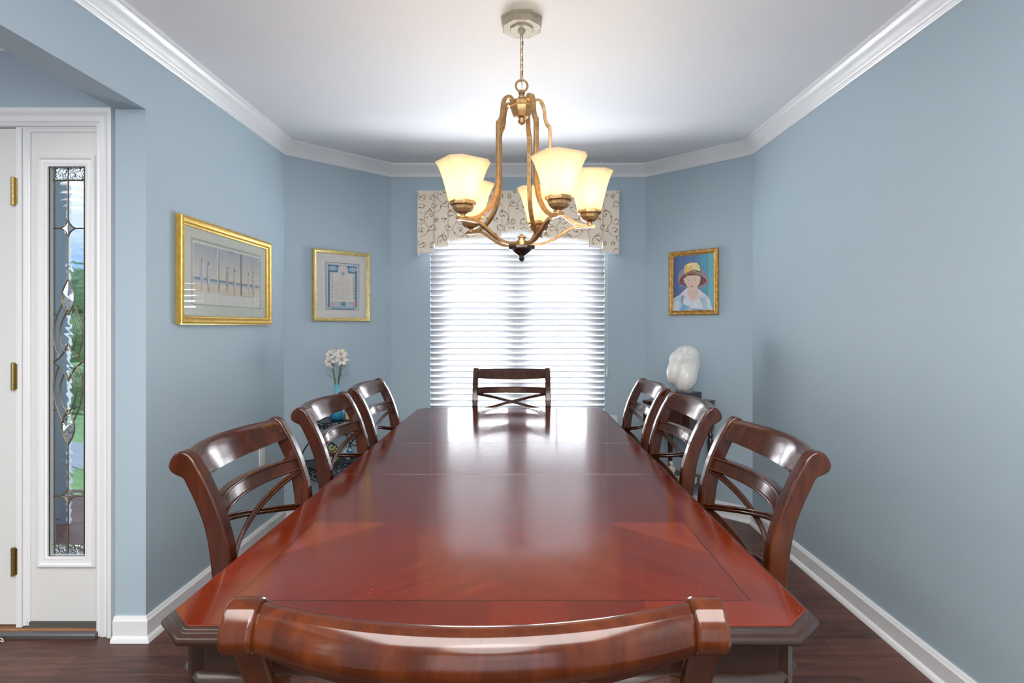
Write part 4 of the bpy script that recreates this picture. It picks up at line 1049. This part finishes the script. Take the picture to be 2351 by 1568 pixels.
# pink flower in a pot at the far left corner of the table
pk = thing('potted_flower', 'bright pink flower just past the far left corner of the table', 'plant', (-.835, 3.93, 0))
MB().lathe([(.001, 0), (.05, 0), (.065, .12), (.068, .125), (.060, .12), (.001, .11)], 24).build('pot', mat('white_pot', (.6, .6, .58), .4), pk)
mb = MB()
for k in range(7):
    a = k*.9; mb.tube(catmull([V(.01*math.cos(a), .01*math.sin(a), .11), V(.03*math.cos(a), .03*math.sin(a), .32), V(.034*math.cos(a), .034*math.sin(a), .55+.02*(k % 3))], 4), .002, 5)
mb.build('stems', green, pk)
mb = MB()
for k in range(7):
    a = k*.9; c_ = V(.034*math.cos(a), .034*math.sin(a), .56+.02*(k % 3))
    for j in range(8): b__ = j*PI/4; mb.ball(tuple(c_+V(.009*math.cos(b__), .009*math.sin(b__), .003*(j % 2))), .007, .007, .006, 8, 5)
mb.build('blossoms', mat('hot_pink_petals', (.72, .03, .16), .6), pk)
# entry mat with fringe
em = thing('entry_mat', 'edge of an entry mat with pale fringe in front of the door', 'mat', (-2.50, 1.935, 0))
MB().box(-.42, -.33, .001, .42, .33, .012).build('mat_body', mat('tan_weave', (.35, .25, .15), .95), em, bevel=.003)
mb = MB()
for k in range(60):
    y = -.325+k*.011; mb.tube([V(.41, y, .010), V(.435, y+random.uniform(-.004, .004), .012), V(.45+random.uniform(-.004, .004), y+random.uniform(-.006, .006), .004)], .0022, 5)
fo = mb.build('fringe', mat('cream_fringe', (.62, .55, .42), .95), em); fo['kind'] = 'stuff'

# ------------------------------------------------------------------ outside, seen through the sidelight
grass = mat('lawn_grass', (.10, .24, .05), .9); q = NT(grass); q.l(q.ramp(q.noise(q.coord(), 6, 5), [(.3, (.18, .36, .10)), (.7, (.36, .56, .22))]), q.b.inputs['Base Color'])
o = MB().prism([(-26, 2.6), (-1.62, 2.6), (-1.62, 12), (-4.2, 12), (-4.2, 32), (-26, 32)], lambda u, v, w_: V(u, v, w_), -.12, -.06).build('lawn', grass, kind=S, smooth=0)
porch = mat('grey_blue_siding', (.42, .48, .53), .7); q = NT(porch)
zz = q.n('ShaderNodeSeparateXYZ'); tcn = q.n('ShaderNodeTexCoord'); q.l(tcn.outputs['Object'], zz.inputs[0]); q.bump(q.math('FRACT', q.math('MULTIPLY', zz.outputs['Z'], 8)), .3, .004)
MB().box(-5.2, 3.6, -.1, fx(155)*3.6/DW, 3.63, 2.8).build('wall_porch', porch, kind=S, smooth=0)
MB().box(-5.2, 2.46, 2.8, -1.0, 3.9, 2.9).build('porch_ceiling', M['trim'], kind=S, smooth=0)
MB().box(-5.2, 2.46, -.1, -1.62, 3.9, -.05).build('porch_floor', mat('porch_concrete', (.38, .43, .48), .8), kind=S, smooth=0)
wk = MB().box(-9, 5.2, -.059, -3.0, 6.4, -.05).build('walkway', mat('concrete_walk', (.45, .47, .48), .8), kind=S, smooth=0)
foli = mat('tree_leaves', (.06, .16, .03), .8); q = NT(foli); q.l(q.ramp(q.noise(q.coord(), 5, 6, .7), [(.35, (.07, .16, .05)), (.65, (.38, .55, .24))]), q.b.inputs['Base Color']); q.bump(q.noise(q.coord(), 9, 5), 1, .1)
bark = mat('bark', (.12, .08, .05), .9)
def bushy(name, lab, cat, x, y, h, r, trunk):
    t = thing(name, lab, cat, (x, y, -.06)); mb = MB(); rn = random.Random(int(x*10))
    for k in range(26):
        a = rn.uniform(0, 6.28); rr = r*rn.uniform(0, .75); zz = h-r+rn.uniform(-.8, .8)*r*.8
        s_ = r*rn.uniform(.25, .42); mb.ball((rr*math.cos(a), rr*math.sin(a), max(s_*.7, zz)), s_, s_, s_*.8, 10, 7)
    mb.build('foliage', foli, t)
    if trunk: MB().lathe([(.16, 0), (.11, h*.3), (.08, h-r)], 10).build('trunk', bark, t)
bushy('tree', 'leafy green tree beyond the lawn, seen through the sidelight glass', 'tree', -9.75, 12.2, 2.7, 1.15, True)
bushy('shrub', 'low green shrub by the walkway, seen through the lower sidelight', 'shrub', -7.0, 9.0, .75, .5, False)
